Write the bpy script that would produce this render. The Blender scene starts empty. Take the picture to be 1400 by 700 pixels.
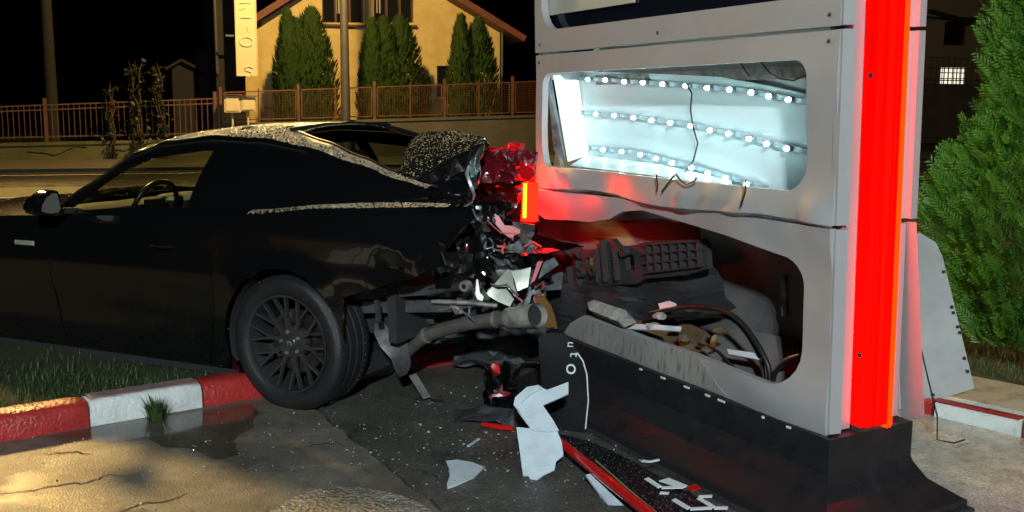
import bpy, bmesh, math, random
import numpy as np
from mathutils import Vector, Matrix, noise
from mathutils.geometry import delaunay_2d_cdt

random.seed(7)
SC = bpy.context.scene
COL = SC.collection
R = math.radians

# ------------------------------------------------------------------ camera
FPX, PITCH, ROLL, CAMH = 1385.0, .1445, .007, 1.5
cp, sp = math.cos(PITCH), math.sin(PITCH)
r0, f0, u0 = Vector((1, 0, 0)), Vector((0, cp, -sp)), Vector((0, sp, cp))
CR = r0 * math.cos(ROLL) + u0 * math.sin(ROLL)
CU = -r0 * math.sin(ROLL) + u0 * math.cos(ROLL)
CF = f0
CO = Vector((0, 0, CAMH))
cam_data = bpy.data.cameras.new('camera')
cam_data.sensor_width = 36
cam_data.lens = 36 * FPX / 1400
cam_data.clip_end = 600
cam = bpy.data.objects.new('camera', cam_data)
COL.objects.link(cam)
cam.matrix_world = Matrix(((CR.x, CU.x, -CF.x, CO.x), (CR.y, CU.y, -CF.y, CO.y), (CR.z, CU.z, -CF.z, CO.z), (0, 0, 0, 1)))
SC.camera = cam

# ------------------------------------------------------------------ world, night sky
SUN_EL, SUN_AZ = R(-9), R(215)
world = bpy.data.worlds.new('World')
SC.world = world
world.use_nodes = True
wn = world.node_tree
for n in list(wn.nodes):
    wn.nodes.remove(n)
wo = wn.nodes.new('ShaderNodeOutputWorld')
wb = wn.nodes.new('ShaderNodeBackground')
ws = wn.nodes.new('ShaderNodeTexSky')
ws.sky_type = 'NISHITA'
ws.sun_disc = False
ws.sun_elevation = R(-6)
ws.sun_rotation = SUN_AZ
wb.inputs['Strength'].default_value = 0.05
wn.links.new(ws.outputs[0], wb.inputs[0])
wn.links.new(wb.outputs[0], wo.inputs[0])
SC.view_settings.view_transform = 'Standard'
SC.view_settings.look = 'None'
SC.view_settings.gamma = 1
SC.view_settings.use_curve_mapping = False
SC.view_settings.exposure = 0.0
SC.cycles.use_denoising = True
SC.cycles.max_bounces = 8
SC.cycles.transparent_max_bounces = 16
SC.cycles.sample_clamp_indirect = 6
SC.cycles.caustics_reflective = False
SC.cycles.caustics_refractive = False


def lamp(name, loc, power, color, radius=.15, spot=None, target=None, blend=.6):
    d = bpy.data.lights.new(name, 'SPOT' if spot else 'POINT')
    d.energy = power
    d.color = color
    d.shadow_soft_size = radius
    if spot:
        d.spot_size = spot
        d.spot_blend = blend
    o = bpy.data.objects.new(name, d)
    COL.objects.link(o)
    o.location = loc
    if target is not None:
        o.rotation_euler = (Vector(target) - Vector(loc)).to_track_quat('-Z', 'Y').to_euler()
    return o


SODIUM = (1.0, .62, .20)
NEUTRAL = (.86, .97, 1.0)
LAMP_A = Vector((-14.0, 22.9, 11.8))    # tall street lamp on the far footway
LAMP_B = Vector((-4.55, 25.6, 8.2))     # street lamp whose post stands in front of the house
LAMP_C = Vector((.0, -5.8, 5.0))       # forecourt lamp behind the photographer
lamp('street_light', LAMP_A - Vector((0, 0, .16)), 20000, SODIUM, .8, R(84), (-3, 7, 0), .35)
lamp('street_light', LAMP_B - Vector((0, 0, .16)), 7000, SODIUM, .12)
lamp('forecourt_light', LAMP_C - Vector((0, 0, .16)), 10000, NEUTRAL, .2, R(140), (0, 6, .5))

# ------------------------------------------------------------------ pixel helpers (photo is 1400 x 700)


def ray(px, py):
    return CF + CR * ((px - 700) / FPX) - CU * ((py - 350) / FPX)


def onp(px, py, P, n):
    d = ray(px, py)
    n = Vector(n)
    return CO + d * (((Vector(P) - CO).dot(n)) / d.dot(n))


def W(px, py, z=0.0):
    return onp(px, py, (0, 0, z), (0, 0, 1))


# ------------------------------------------------------------------ mesh helpers
def pip(pts, poly):
    pts = np.asarray(pts, float)
    x, y = pts[:, 0], pts[:, 1]
    ins = np.zeros(len(pts), bool)
    n = len(poly)
    for i in range(n):
        x1, y1 = poly[i]
        x2, y2 = poly[(i + 1) % n]
        if y1 == y2:
            continue
        c = (y1 > y) != (y2 > y)
        ins ^= c & (x < (x2 - x1) * (y - y1) / (y2 - y1) + x1)
    return ins


def resample(loop, step):
    out = []
    n = len(loop)
    for i in range(n):
        a, b = loop[i], loop[(i + 1) % n]
        L = math.hypot(b[0] - a[0], b[1] - a[1])
        k = max(1, int(round(L / step)))
        for j in range(k):
            t = j / k
            out.append((a[0] + (b[0] - a[0]) * t, a[1] + (b[1] - a[1]) * t))
    return out


def fill2d(outer, holes=(), step=.05):
    loops = [resample(outer, step)] + [resample(h, step) for h in holes]
    V, E = [], []
    for lp in loops:
        b = len(V)
        V += lp
        E += [(b + i, b + (i + 1) % len(lp)) for i in range(len(lp))]
    bnd = np.array(V)
    mn, mx = bnd.min(0), bnd.max(0)
    gx = np.arange(mn[0] + step / 2, mx[0], step)
    gy = np.arange(mn[1] + step / 2, mx[1], step)
    if len(gx) and len(gy):
        G = np.array([(a + (step * .5 if j % 2 else 0), b) for j, b in enumerate(gy) for a in gx])
        m = pip(G, loops[0])
        for h in loops[1:]:
            m &= ~pip(G, h)
        G = G[m]
        if len(G):
            d = np.sqrt(((G[:, None, :] - bnd[None]) ** 2).sum(2)).min(1)
            G = G[d > step * .55]
            V = V + [tuple(g) for g in G]
    r = delaunay_2d_cdt([Vector(v) for v in V], E, [], 0, 1e-6)
    vs = [tuple(v) for v in r[0]]
    fs = [list(f) for f in r[2]]
    if not fs:
        return vs, []
    c = np.array([[sum(vs[i][0] for i in f) / 3, sum(vs[i][1] for i in f) / 3] for f in fs])
    m = pip(c, outer)
    for h in holes:
        m &= ~pip(c, h)
    return vs, [f for f, k in zip(fs, m) if k]


class MB:
    def __init__(s):
        s.v = []
        s.f = []

    def add(s, vs, fs):
        b = len(s.v)
        s.v += [tuple(p) for p in vs]
        s.f += [[i + b for i in f] for f in fs]
        return s

    def box(s, c, d, M=None, taper=1.0):
        x, y, z = d[0] / 2, d[1] / 2, d[2] / 2
        vs = [Vector((sx * x * (taper if sz > 0 else 1), sy * y * (taper if sz > 0 else 1), sz * z)) for sz in (-1, 1) for sy in (-1, 1) for sx in (-1, 1)]
        if M is not None:
            vs = [M @ v for v in vs]
        c = Vector(c)
        return s.add([v + c for v in vs], [(0, 2, 3, 1), (4, 5, 7, 6), (0, 1, 5, 4), (2, 6, 7, 3), (0, 4, 6, 2), (1, 3, 7, 5)])

    def bar(s, a, b, w, h=None, up=(0, 0, 1)):
        a, b = Vector(a), Vector(b)
        h = w if h is None else h
        d = (b - a)
        L = d.length
        d.normalize()
        side = d.cross(Vector(up))
        if side.length < 1e-4:
            side = d.cross(Vector((1, 0, 0)))
        side.normalize()
        u = side.cross(d)
        M = Matrix((side, d, u)).transposed()
        return s.box((a + b) / 2, (w, L, h), M)

    def tube(s, pts, r, n=8, cap=True):
        pts = [Vector(p) for p in pts]
        rs = r if isinstance(r, (list, tuple)) else [r] * len(pts)
        prev = None
        rings = []
        for i, p in enumerate(pts):
            t = (pts[min(i + 1, len(pts) - 1)] - pts[max(i - 1, 0)]).normalized()
            if prev is None:
                a = t.cross(Vector((0, 0, 1)))
                if a.length < .1:
                    a = t.cross(Vector((1, 0, 0)))
            else:
                a = prev - t * prev.dot(t)
            a.normalize()
            prev = a
            b = t.cross(a)
            rings.append([p + (a * math.cos(k * 2 * math.pi / n) + b * math.sin(k * 2 * math.pi / n)) * rs[i] for k in range(n)])
        vs = [q for rg in rings for q in rg]
        fs = [(i * n + k, i * n + (k + 1) % n, (i + 1) * n + (k + 1) % n, (i + 1) * n + k) for i in range(len(pts) - 1) for k in range(n)]
        if cap:
            fs.append(tuple(range(n - 1, -1, -1)))
            fs.append(tuple((len(pts) - 1) * n + k for k in range(n)))
        return s.add(vs, fs)

    def lathe(s, prof, n=48, M=None, cap=False):
        # profile (radius, axial) spun round local Y
        vs = []
        for (r, a) in prof:
            for k in range(n):
                t = 2 * math.pi * k / n
                vs.append(Vector((r * math.cos(t), a, r * math.sin(t))))
        fs = [(i * n + k, i * n + (k + 1) % n, (i + 1) * n + (k + 1) % n, (i + 1) * n + k) for i in range(len(prof) - 1) for k in range(n)]
        if cap:
            fs.append(tuple(range(n)))
            fs.append(tuple((len(prof) - 1) * n + k for k in range(n - 1, -1, -1)))
        if M is not None:
            vs = [M @ v for v in vs]
        return s.add(vs, fs)

    def panel(s, outer, holes, step, mapf, thick=0.0):
        vs, fs = fill2d(outer, holes, step)
        if not thick:
            return s.add([mapf(u, v, 0) for u, v in vs], fs)
        n = len(vs)
        cnt = {}
        for f in fs:
            for i in range(3):
                e = (f[i], f[(i + 1) % 3])
                cnt[e] = 1
        P = [mapf(u, v, 0) for u, v in vs] + [mapf(u, v, thick) for u, v in vs]
        F = [list(f) for f in fs] + [[i + n for i in reversed(f)] for f in fs]
        for (a, b) in cnt:
            if (b, a) not in cnt:
                F.append([b, a, a + n, b + n])
        return s.add(P, F)

    def loft(s, curves):
        m = len(curves[0])
        vs = [p for c in curves for p in c]
        fs = [(i * m + k, i * m + k + 1, (i + 1) * m + k + 1, (i + 1) * m + k) for i in range(len(curves) - 1) for k in range(m - 1)]
        return s.add(vs, fs)

    def build(s, name, mat, parent=None, smooth=None, loc=None, bevel=0):
        vs = s.v
        if loc is not None:
            L = Vector(loc)
            vs = [Vector(v) - L for v in vs]
        me = bpy.data.meshes.new(name)
        me.from_pydata([tuple(v) for v in vs], [], s.f)
        me.validate()
        if smooth is not None:
            bm = bmesh.new()
            bm.from_mesh(me)
            bmesh.ops.recalc_face_normals(bm, faces=bm.faces)
            bm.to_mesh(me)
            bm.free()
            me.shade_smooth()
            me.set_sharp_from_angle(angle=R(smooth))
        me.materials.append(mat)
        o = bpy.data.objects.new(name, me)
        COL.objects.link(o)
        if loc is not None:
            o.location = loc
        if parent is not None:
            o.parent = parent
        if bevel:
            b = o.modifiers.new('bevel', 'BEVEL')
            b.width = bevel
            b.segments = 2
            b.limit_method = 'ANGLE'
        return o


def tag(o, label=None, cat=None, group=None, kind=None):
    if label:
        o['label'] = label
    if cat:
        o['category'] = cat
    if group:
        o['group'] = group
    if kind:
        o['kind'] = kind
    return o


def thing(name, label, cat, loc=(0, 0, 0), rz=0, group=None):
    o = bpy.data.objects.new(name, None)
    o.empty_display_size = .2
    COL.objects.link(o)
    o.location = loc
    o.rotation_euler = (0, 0, rz)
    return tag(o, label, cat, group)


def struct(o):
    o['kind'] = 'structure'
    return o


def lerp(keys, x):
    ks = sorted(keys)
    if x <= ks[0][0]:
        return ks[0][1]
    for (a, va), (b, vb) in zip(ks, ks[1:]):
        if x <= b:
            t = (x - a) / (b - a)
            t = t * t * (3 - 2 * t) * .5 + t * .5
            return va + (vb - va) * t
    return ks[-1][1]


def rrect(u0_, v0_, u1, v1, r, n=6, rs=None):
    rs = rs or (r, r, r, r)   # corners: (u0,v0) (u1,v0) (u1,v1) (u0,v1)
    out = []
    for (cx, cy, a0, rr) in ((u0_, v0_, 180, rs[0]), (u1, v0_, 270, rs[1]), (u1, v1, 0, rs[2]), (u0_, v1, 90, rs[3])):
        ox = cx + rr if cx == u0_ else cx - rr
        oy = cy + rr if cy == v0_ else cy - rr
        for i in range(n + 1):
            a = R(a0 + 90 * i / n)
            out.append((ox + rr * math.cos(a), oy + rr * math.sin(a)))
    return out


# ------------------------------------------------------------------ materials
MATS = {}


def mat(name, col, rough=.5, metal=0., spec=.5, col2=None, scale=8., bump=0., bscale=60., rough2=None, emit=None, estr=0., coat=0., detail=6, stretch=None, coords='Object', trans=0., alpha=None, contrast=(.35, .65)):
    if name in MATS:
        return MATS[name]
    m = bpy.data.materials.new(name)
    m.use_nodes = True
    nt = m.node_tree
    b = nt.nodes['Principled BSDF']
    b.inputs['Base Color'].default_value = (*col, 1)
    b.inputs['Roughness'].default_value = rough
    b.inputs['Metallic'].default_value = metal
    b.inputs['Specular IOR Level'].default_value = spec
    b.inputs['Coat Weight'].default_value = coat
    b.inputs['Transmission Weight'].default_value = trans
    if emit:
        b.inputs['Emission Color'].default_value = (*emit, 1)
        b.inputs['Emission Strength'].default_value = estr
    if col2 or bump or rough2 is not None:
        tc = nt.nodes.new('ShaderNodeTexCoord')
        mp = nt.nodes.new('ShaderNodeMapping')
        if stretch:
            mp.inputs['Scale'].default_value = stretch
        nt.links.new(tc.outputs[coords], mp.inputs[0])
        nz = nt.nodes.new('ShaderNodeTexNoise')
        nz.inputs['Scale'].default_value = scale
        nz.inputs['Detail'].default_value = detail
        nz.inputs['Roughness'].default_value = .62
        nt.links.new(mp.outputs[0], nz.inputs['Vector'])
        mr = nt.nodes.new('ShaderNodeMapRange')
        mr.inputs[1].default_value = contrast[0]
        mr.inputs[2].default_value = contrast[1]
        nt.links.new(nz.outputs[0], mr.inputs[0])
        if col2:
            mx = nt.nodes.new('ShaderNodeMix')
            mx.data_type = 'RGBA'
            mx.inputs[6].default_value = (*col, 1)
            mx.inputs[7].default_value = (*col2, 1)
            nt.links.new(mr.outputs[0], mx.inputs[0])
            nt.links.new(mx.outputs[2], b.inputs['Base Color'])
        if rough2 is not None:
            m2 = nt.nodes.new('ShaderNodeMapRange')
            m2.inputs[1].default_value = contrast[0]
            m2.inputs[2].default_value = contrast[1]
            m2.inputs[3].default_value = rough
            m2.inputs[4].default_value = rough2
            nt.links.new(nz.outputs[0], m2.inputs[0])
            nt.links.new(m2.outputs[0], b.inputs['Roughness'])
        if bump:
            n2 = nt.nodes.new('ShaderNodeTexNoise')
            n2.inputs['Scale'].default_value = bscale
            n2.inputs['Detail'].default_value = 4
            nt.links.new(mp.outputs[0], n2.inputs['Vector'])
            bp = nt.nodes.new('ShaderNodeBump')
            bp.inputs['Strength'].default_value = bump
            bp.inputs['Distance'].default_value = .02
            nt.links.new(n2.outputs[0], bp.inputs['Height'])
            nt.links.new(bp.outputs[0], b.inputs['Normal'])
    MATS[name] = m
    return m


def glass(name, tint, refl=.06, rough=.02):
    m = bpy.data.materials.new(name)
    m.use_nodes = True
    nt = m.node_tree
    nt.nodes.clear()
    o = nt.nodes.new('ShaderNodeOutputMaterial')
    t = nt.nodes.new('ShaderNodeBsdfTransparent')
    t.inputs[0].default_value = (*tint, 1)
    g = nt.nodes.new('ShaderNodeBsdfGlossy')
    g.inputs['Roughness'].default_value = rough
    g.inputs[0].default_value = (.9, .9, .9, 1)
    lw = nt.nodes.new('ShaderNodeLayerWeight')
    lw.inputs[0].default_value = .5
    pw_ = nt.nodes.new('ShaderNodeMath')
    pw_.operation = 'POWER'
    pw_.inputs[1].default_value = 4.5
    nt.links.new(lw.outputs['Facing'], pw_.inputs[0])
    fr = nt.nodes.new('ShaderNodeMath')
    fr.operation = 'MULTIPLY_ADD'
    fr.inputs[1].default_value = .9
    fr.inputs[2].default_value = refl * .7
    nt.links.new(pw_.outputs[0], fr.inputs[0])
    mx = nt.nodes.new('ShaderNodeMixShader')
    nt.links.new(fr.outputs[0], mx.inputs[0])
    nt.links.new(t.outputs[0], mx.inputs[1])
    nt.links.new(g.outputs[0], mx.inputs[2])
    nt.links.new(mx.outputs[0], o.inputs[0])
    return m


def emitter(name, col, strength):
    m = bpy.data.materials.new(name)
    m.use_nodes = True
    nt = m.node_tree
    nt.nodes.clear()
    o = nt.nodes.new('ShaderNodeOutputMaterial')
    e = nt.nodes.new('ShaderNodeEmission')
    e.inputs[0].default_value = (*col, 1)
    e.inputs[1].default_value = strength
    nt.links.new(e.outputs[0], o.inputs[0])
    return m


M_PAINT = mat('black_car_paint', (.0045, .0046, .005), .12, coat=1., spec=.5)
M_PAINT_WET = mat('black_car_paint_wet', (.008, .008, .0085), .5, spec=.0, bump=.02, bscale=40)
M_BLKPLASTIC = mat('black_plastic', (.034, .035, .038), .48, bump=.25, bscale=120)
M_BLKSATIN = mat('black_satin', (.012, .012, .013), .32)
M_RUBBER = mat('tyre_rubber', (.016, .016, .017), .5, bump=.3, bscale=180, rough2=.32, scale=14)
M_RIM = mat('black_rim', (.05, .05, .052), .28, .4)
M_DISC = mat('brake_disc', (.16, .15, .14), .4, .9, col2=(.07, .055, .04), scale=20)
M_STEEL = mat('grey_steel', (.34, .33, .31), .38, .35, col2=(.12, .11, .10), scale=18, rough2=.6)
M_DKSTEEL = mat('dark_metal', (.11, .115, .12), .35, .6, col2=(.04, .04, .042), scale=14, rough2=.6)
M_EXH = mat('exhaust_pipe', (.20, .185, .17), .36, .5, col2=(.09, .08, .07), scale=12, rough2=.6)
M_CHROME = mat('exhaust_tip', (.70, .68, .62), .25, .4, col2=(.3, .28, .25), scale=10)
M_LEATHER = mat('seat_cloth', (.03, .028, .026), .6)
M_PALESEAT = mat('pale_towel', (.55, .5, .33), .7)
M_CLAD = mat('grey_cladding', (.43, .43, .435), .34, .15, col2=(.385, .38, .375), scale=2.6, rough2=.48, bump=.03, bscale=22, detail=9, contrast=(.4, .7))
M_CLADDIRT = mat('dirty_cladding', (.40, .385, .36), .4, .2, col2=(.10, .085, .07), scale=16, contrast=(.52, .70), stretch=(1, 3.0, .6), detail=8, rough2=.6)
M_WHITEBOX = mat('white_sheet', (.70, .82, .85), .45, bump=.03)
M_PLINTH = mat('black_plinth', (.016, .016, .018), .22, bump=.06, bscale=25, col2=(.02, .02, .021), scale=10, rough2=.5)
M_NAVY = mat('display_glass', (.006, .008, .014), .12)
M_BEIGE = mat('price_panel', (.52, .49, .42), .4)
M_DARKIN = mat('dark_inside', (.016, .017, .022), .5, col2=(.03, .03, .034), scale=6)
M_DIRTMETAL = mat('dirty_back_sheet', (.09, .088, .095), .45, .1, col2=(.17, .16, .155), scale=5, rough2=.7, detail=8)
M_REDTUBE = emitter('red_tube_light', (1.0, .0010, .0004), 5.0)
_nt = M_REDTUBE.node_tree
_tc = _nt.nodes.new('ShaderNodeTexCoord')
_mp = _nt.nodes.new('ShaderNodeMapping')
_mp.inputs['Scale'].default_value = (46, 6, .35)
_nz = _nt.nodes.new('ShaderNodeTexNoise')
_nz.inputs['Scale'].default_value = 1.0
_nz.inputs['Detail'].default_value = 3
_mr = _nt.nodes.new('ShaderNodeMapRange')
_mr.inputs[1].default_value = .34
_mr.inputs[2].default_value = .62
_mr.inputs[3].default_value = .72
_mr.inputs[4].default_value = 6.0
_nt.links.new(_tc.outputs['Object'], _mp.inputs[0])
_nt.links.new(_mp.outputs[0], _nz.inputs['Vector'])
_nt.links.new(_nz.outputs[0], _mr.inputs[0])
_nt.links.new(_mr.outputs[0], [n for n in _nt.nodes if n.type == 'EMISSION'][0].inputs[1])
M_ORANGE = emitter('orange_tube_edge', (1.0, .012, .0004), 8.0)
M_ORANGE2 = emitter('orange_lamp', (1.0, .30, .01), 5)
M_LED = emitter('white_led', (.66, 1.0, 1.0), 44)
M_LEDBACK = emitter('white_led_back', (.80, 1.0, .90), 170)
M_LEDBAR = mat('led_bar', (.34, .43, .48), .6)
M_WHITEPL = mat('white_plastic', (.62, .72, .78), .4, col2=(.50, .60, .67), scale=14, bump=.05, contrast=(.45, .7))
M_REDPL = mat('red_plastic', (.55, .012, .01), .18, coat=.6)
M_REDGLASS = mat('red_lens', (.42, .006, .008), .06, coat=1., spec=.8)
M_PINK = mat('pale_red_plastic', (.62, .17, .17), .35)
M_SILVERSHARD = mat('crumpled_liner', (.36, .38, .33), .28, .55, col2=(.22, .23, .19), scale=9, rough2=.5)
M_BLUEGREY = mat('torn_metal', (.28, .32, .34), .22, .35, col2=(.09, .10, .11), scale=12)
M_BLACKPANEL = mat('black_sign_panel', (.005, .0055, .008), .4, spec=.2, bump=.25, bscale=260)
M_LETTER = mat('white_lettering', (.70, .76, .76), .5)
M_DROP = mat('water_drops', (.38, .32, .22), .12, spec=1.0, coat=1.)  # warm tint stands in for sodium light refracted through the drops
M_WATERBEAD = mat('water_beads', (.10, .10, .10), .05, spec=1.0, coat=1.)
M_CABLE = mat('black_cable', (.012, .012, .012), .45)
M_BROWNBOARD = mat('brown_board', (.16, .11, .05), .7, col2=(.07, .055, .03), scale=9)
M_RUBBLE = mat('concrete_rubble', (.5, .49, .45), .75, col2=(.27, .25, .22), scale=20, bump=.4)
M_KERB_RED = mat('red_kerb_paint', (.46, .035, .03), .38, col2=(.34, .03, .028), scale=7, bump=.35, bscale=55, rough2=.22)
M_KERB_WHITE = mat('white_kerb_paint', (.70, .74, .72), .5, col2=(.52, .54, .51), scale=9, bump=.4, bscale=45, contrast=(.45, .75))
M_KERB_TOP = mat('worn_kerb_top', (.36, .25, .24), .5, col2=(.25, .17, .16), scale=14, bump=.4)
M_GRASS = mat('grass_blades', (.03, .075, .014), .6, col2=(.05, .085, .02), scale=5)
M_SOIL = mat('soil', (.035, .03, .02), .85, col2=(.05, .055, .02), scale=9, bump=.8, bscale=30)
M_WALLYEL = mat('house_plaster', (.68, .56, .25), .85, col2=(.56, .44, .18), scale=1.6, bump=.1)
M_ROOF = mat('red_roof', (.20, .07, .05), .7, col2=(.14, .05, .04), scale=4)
M_BROWNFRAME = mat('brown_frame', (.10, .05, .035), .5)
M_WINDARK = mat('dark_window_glass', (.012, .013, .016), .06, spec=.8)
M_CURTAIN = mat('curtain', (.45, .43, .38), .8)
M_FENCE = mat('rust_red_fence', (.13, .055, .03), .6, .1, col2=(.08, .034, .02), scale=4)
M_GWALL = mat('garden_wall', (.13, .12, .06), .85, col2=(.075, .085, .022), scale=1.3, bump=.5, bscale=12, detail=8)
M_GWALL2 = mat('garden_wall_grey', (.085, .082, .07), .85, col2=(.06, .06, .05), scale=1.2, bump=.4, bscale=10, detail=8)
M_POLE = mat('pole_grey', (.10, .10, .105), .5, .4, col2=(.07, .07, .07), scale=5)
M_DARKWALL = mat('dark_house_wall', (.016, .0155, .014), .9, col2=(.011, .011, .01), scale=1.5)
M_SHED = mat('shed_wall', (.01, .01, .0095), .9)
M_BOARD = mat('signboard', (.62, .55, .36), .5)
M_NEON = mat('unlit_neon_letter', (.80, .78, .68), .3)
M_BOX = mat('letter_box', (.62, .55, .38), .6, col2=(.52, .46, .3), scale=6)
M_LITWIN = emitter('lit_window', (1.0, .93, .72), 1.1)
M_CREAM = mat('cream_facade', (.22, .19, .15), .85, col2=(.19, .165, .13), scale=.8)
M_LAMPHEAD = emitter('lamp_glow', SODIUM, 6)
M_LAMPHEAD2 = emitter('lamp_glow_white', NEUTRAL, 6)
M_MIRROR = mat('mirror_glass', (.12, .125, .11), .25, coat=.6)  # grey-green base colour stands in for the reflected lit forecourt
M_PAVE = mat('pale_paving', (.40, .37, .31), .55, col2=(.22, .20, .17), scale=9, bump=.3, contrast=(.48, .72))
M_DARKASPHALT = mat('road_asphalt', (.032, .03, .027), .5, col2=(.042, .039, .034), scale=3, bump=.4, bscale=30, rough2=.25)
M_SIDEWALK = mat('far_sidewalk', (.085, .078, .058), .7, col2=(.06, .055, .04), scale=2)
M_VERGE = mat('verge', (.05, .052, .014), .85, col2=(.032, .038, .01), scale=3, bump=.5)
M_LINE = mat('road_line', (.62, .60, .52), .5, col2=(.4, .39, .33), scale=4)
M_BARK = mat('bark', (.06, .04, .025), .85, bump=.5)


def leafmat(name, c1, c2, scale=6., trans=.25):
    m = bpy.data.materials.new(name)
    m.use_nodes = True
    nt = m.node_tree
    b = nt.nodes['Principled BSDF']
    tc = nt.nodes.new('ShaderNodeTexCoord')
    nz = nt.nodes.new('ShaderNodeTexNoise')
    nz.inputs['Scale'].default_value = scale
    nz.inputs['Detail'].default_value = 5
    nt.links.new(tc.outputs['Object'], nz.inputs['Vector'])
    mx = nt.nodes.new('ShaderNodeMix')
    mx.data_type = 'RGBA'
    mx.inputs[6].default_value = (*c1, 1)
    mx.inputs[7].default_value = (*c2, 1)
    nt.links.new(nz.outputs[0], mx.inputs[0])
    nt.links.new(mx.outputs[2], b.inputs['Base Color'])
    b.inputs['Roughness'].default_value = .5
    b.inputs['Subsurface Weight'].default_value = 0
    t = nt.nodes.new('ShaderNodeBsdfTranslucent')
    nt.links.new(mx.outputs[2], t.inputs[0])
    ms = nt.nodes.new('ShaderNodeMixShader')
    ms.inputs[0].default_value = trans
    o = nt.nodes['Material Output']
    nt.links.new(b.outputs[0], ms.inputs[1])
    nt.links.new(t.outputs[0], ms.inputs[2])
    nt.links.new(ms.outputs[0], o.inputs[0])
    return m


M_CYPRESS = leafmat('cypress_foliage', (.05, .10, .022), (.025, .055, .012), 3)
M_THUJA = leafmat('thuja_foliage', (.12, .30, .035), (.045, .13, .014), 5, .35)
M_VINE = leafmat('vine_leaves', (.013, .02, .004), (.008, .014, .003), 4)


def wet_ground(name, c1, c2, dry_r, wet_r, wet_mid, bump=.6, scale=2.2, grain=90.):
    m = bpy.data.materials.new(name)
    m.use_nodes = True
    nt = m.node_tree
    L = nt.links.new
    b = nt.nodes['Principled BSDF']
    tc = nt.nodes.new('ShaderNodeTexCoord')

    def nz(s, d, rough=.6):
        n = nt.nodes.new('ShaderNodeTexNoise')
        n.inputs['Scale'].default_value = s
        n.inputs['Detail'].default_value = d
        n.inputs['Roughness'].default_value = rough
        L(tc.outputs['Object'], n.inputs['Vector'])
        return n

    def rng(src, a, bb, lo, hi):
        n = nt.nodes.new('ShaderNodeMapRange')
        n.inputs[1].default_value = a
        n.inputs[2].default_value = bb
        n.inputs[3].default_value = lo
        n.inputs[4].default_value = hi
        L(src, n.inputs[0])
        return n.outputs[0]
    big = nz(scale, 7)
    wet = nz(1.1, 5)
    fine = nz(grain, 3, .7)
    mid = nz(14, 6, .7)
    vor = nt.nodes.new('ShaderNodeTexVoronoi')
    vor.inputs['Scale'].default_value = grain * .9
    L(tc.outputs['Object'], vor.inputs['Vector'])
    mx = nt.nodes.new('ShaderNodeMix')
    mx.data_type = 'RGBA'
    mx.inputs[6].default_value = (*c1, 1)
    mx.inputs[7].default_value = (*c2, 1)
    L(rng(big.outputs[0], .32, .68, 0, 1), mx.inputs[0])
    m2 = nt.nodes.new('ShaderNodeMix')
    m2.data_type = 'RGBA'
    m2.blend_type = 'MULTIPLY'
    m2.inputs[0].default_value = 1
    L(mx.outputs[2], m2.inputs[6])
    cr = nt.nodes.new('ShaderNodeCombineColor')
    gm = nt.nodes.new('ShaderNodeMath')
    gm.operation = 'MULTIPLY'
    L(rng(mid.outputs[0], .3, .7, .6, 1.2), gm.inputs[0])
    L(rng(fine.outputs[0], .3, .7, .45, 1.5), gm.inputs[1])
    g = gm.outputs[0]
    for i in range(3):
        L(g, cr.inputs[i])
    L(cr.outputs[0], m2.inputs[7])
    L(m2.outputs[2], b.inputs['Base Color'])
    w = rng(wet.outputs[0], wet_mid - .06, wet_mid + .06, 0, 1)      # 1 = standing water
    r = nt.nodes.new('ShaderNodeMapRange')
    r.inputs[3].default_value = dry_r
    r.inputs[4].default_value = wet_r
    L(w, r.inputs[0])
    L(r.outputs[0], b.inputs['Roughness'])
    h = nt.nodes.new('ShaderNodeMath')
    h.operation = 'ADD'
    L(rng(fine.outputs[0], .2, .8, 0, .5), h.inputs[0])
    h2 = nt.nodes.new('ShaderNodeMath')
    h2.operation = 'MULTIPLY_ADD'
    L(mid.outputs[0], h2.inputs[0])
    h2.inputs[1].default_value = .7
    L(h.outputs[0], h2.inputs[2])
    L(vor.outputs['Distance'], h.inputs[1])
    bp = nt.nodes.new('ShaderNodeBump')
    bp.inputs['Distance'].default_value = .012
    L(h2.outputs[0], bp.inputs['Height'])
    L(rng(w, 0, 1, bump, bump * .12), bp.inputs['Strength'])
    L(bp.outputs[0], b.inputs['Normal'])
    return m


M_CONC = wet_ground('wet_concrete', (.235, .215, .175), (.105, .097, .078), .5, .24, .56, bump=.16, scale=3.2, grain=150.)
M_ASPH = wet_ground('wet_asphalt', (.13, .125, .11), (.07, .068, .06), .45, .16, .56, bump=.45)
M_GRAVELC = wet_ground('pale_aggregate', (.46, .42, .33), (.20, .18, .14), .55, .25, .62, bump=1.0, grain=60)
M_PAD = wet_ground('sign_pad_concrete', (.50, .49, .45), (.32, .31, .285), .5, .16, .52, bump=.35)
M_GROUND = mat('far_ground', (.05, .048, .035), .8, col2=(.035, .04, .02), scale=.6, bump=.3)
#@@SETTING
# ================================================================== the setting


def flat(name, pts, z, m, step=None, thick=.0, loc=(0, 0, 0)):
    mb = MB()
    pts = [(p[0], p[1]) for p in pts]
    if step:
        mb.panel(pts, (), step, lambda u, v, t: Vector((u, v, z - t)), thick)
    else:
        n = len(pts)
        vs = [(p[0], p[1], z) for p in pts] + ([(p[0], p[1], z - thick) for p in pts] if thick else [])
        fs = [list(range(n))]
        if thick:
            fs += [[i, i + n, (i + 1) % n + n, (i + 1) % n] for i in range(n)]
        mb.add(vs, fs)
    return mb.build(name, m, None)


struct(flat('ground', [(-260, -60), (260, -60), (260, 420), (-260, 420)], -.03, M_GROUND))
K0, KD, KN = Vector((-2.29, 4.38, 0)), Vector((.797, .604, 0)), Vector((.604, -.797, 0))


def K(s, back=0., z=0.):
    p = K0 + KD * s - KN * back
    return Vector((p.x, p.y, z))


J0, JD = Vector((-.85, 4.68, 0)), Vector((.486, -.874, 0))


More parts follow.
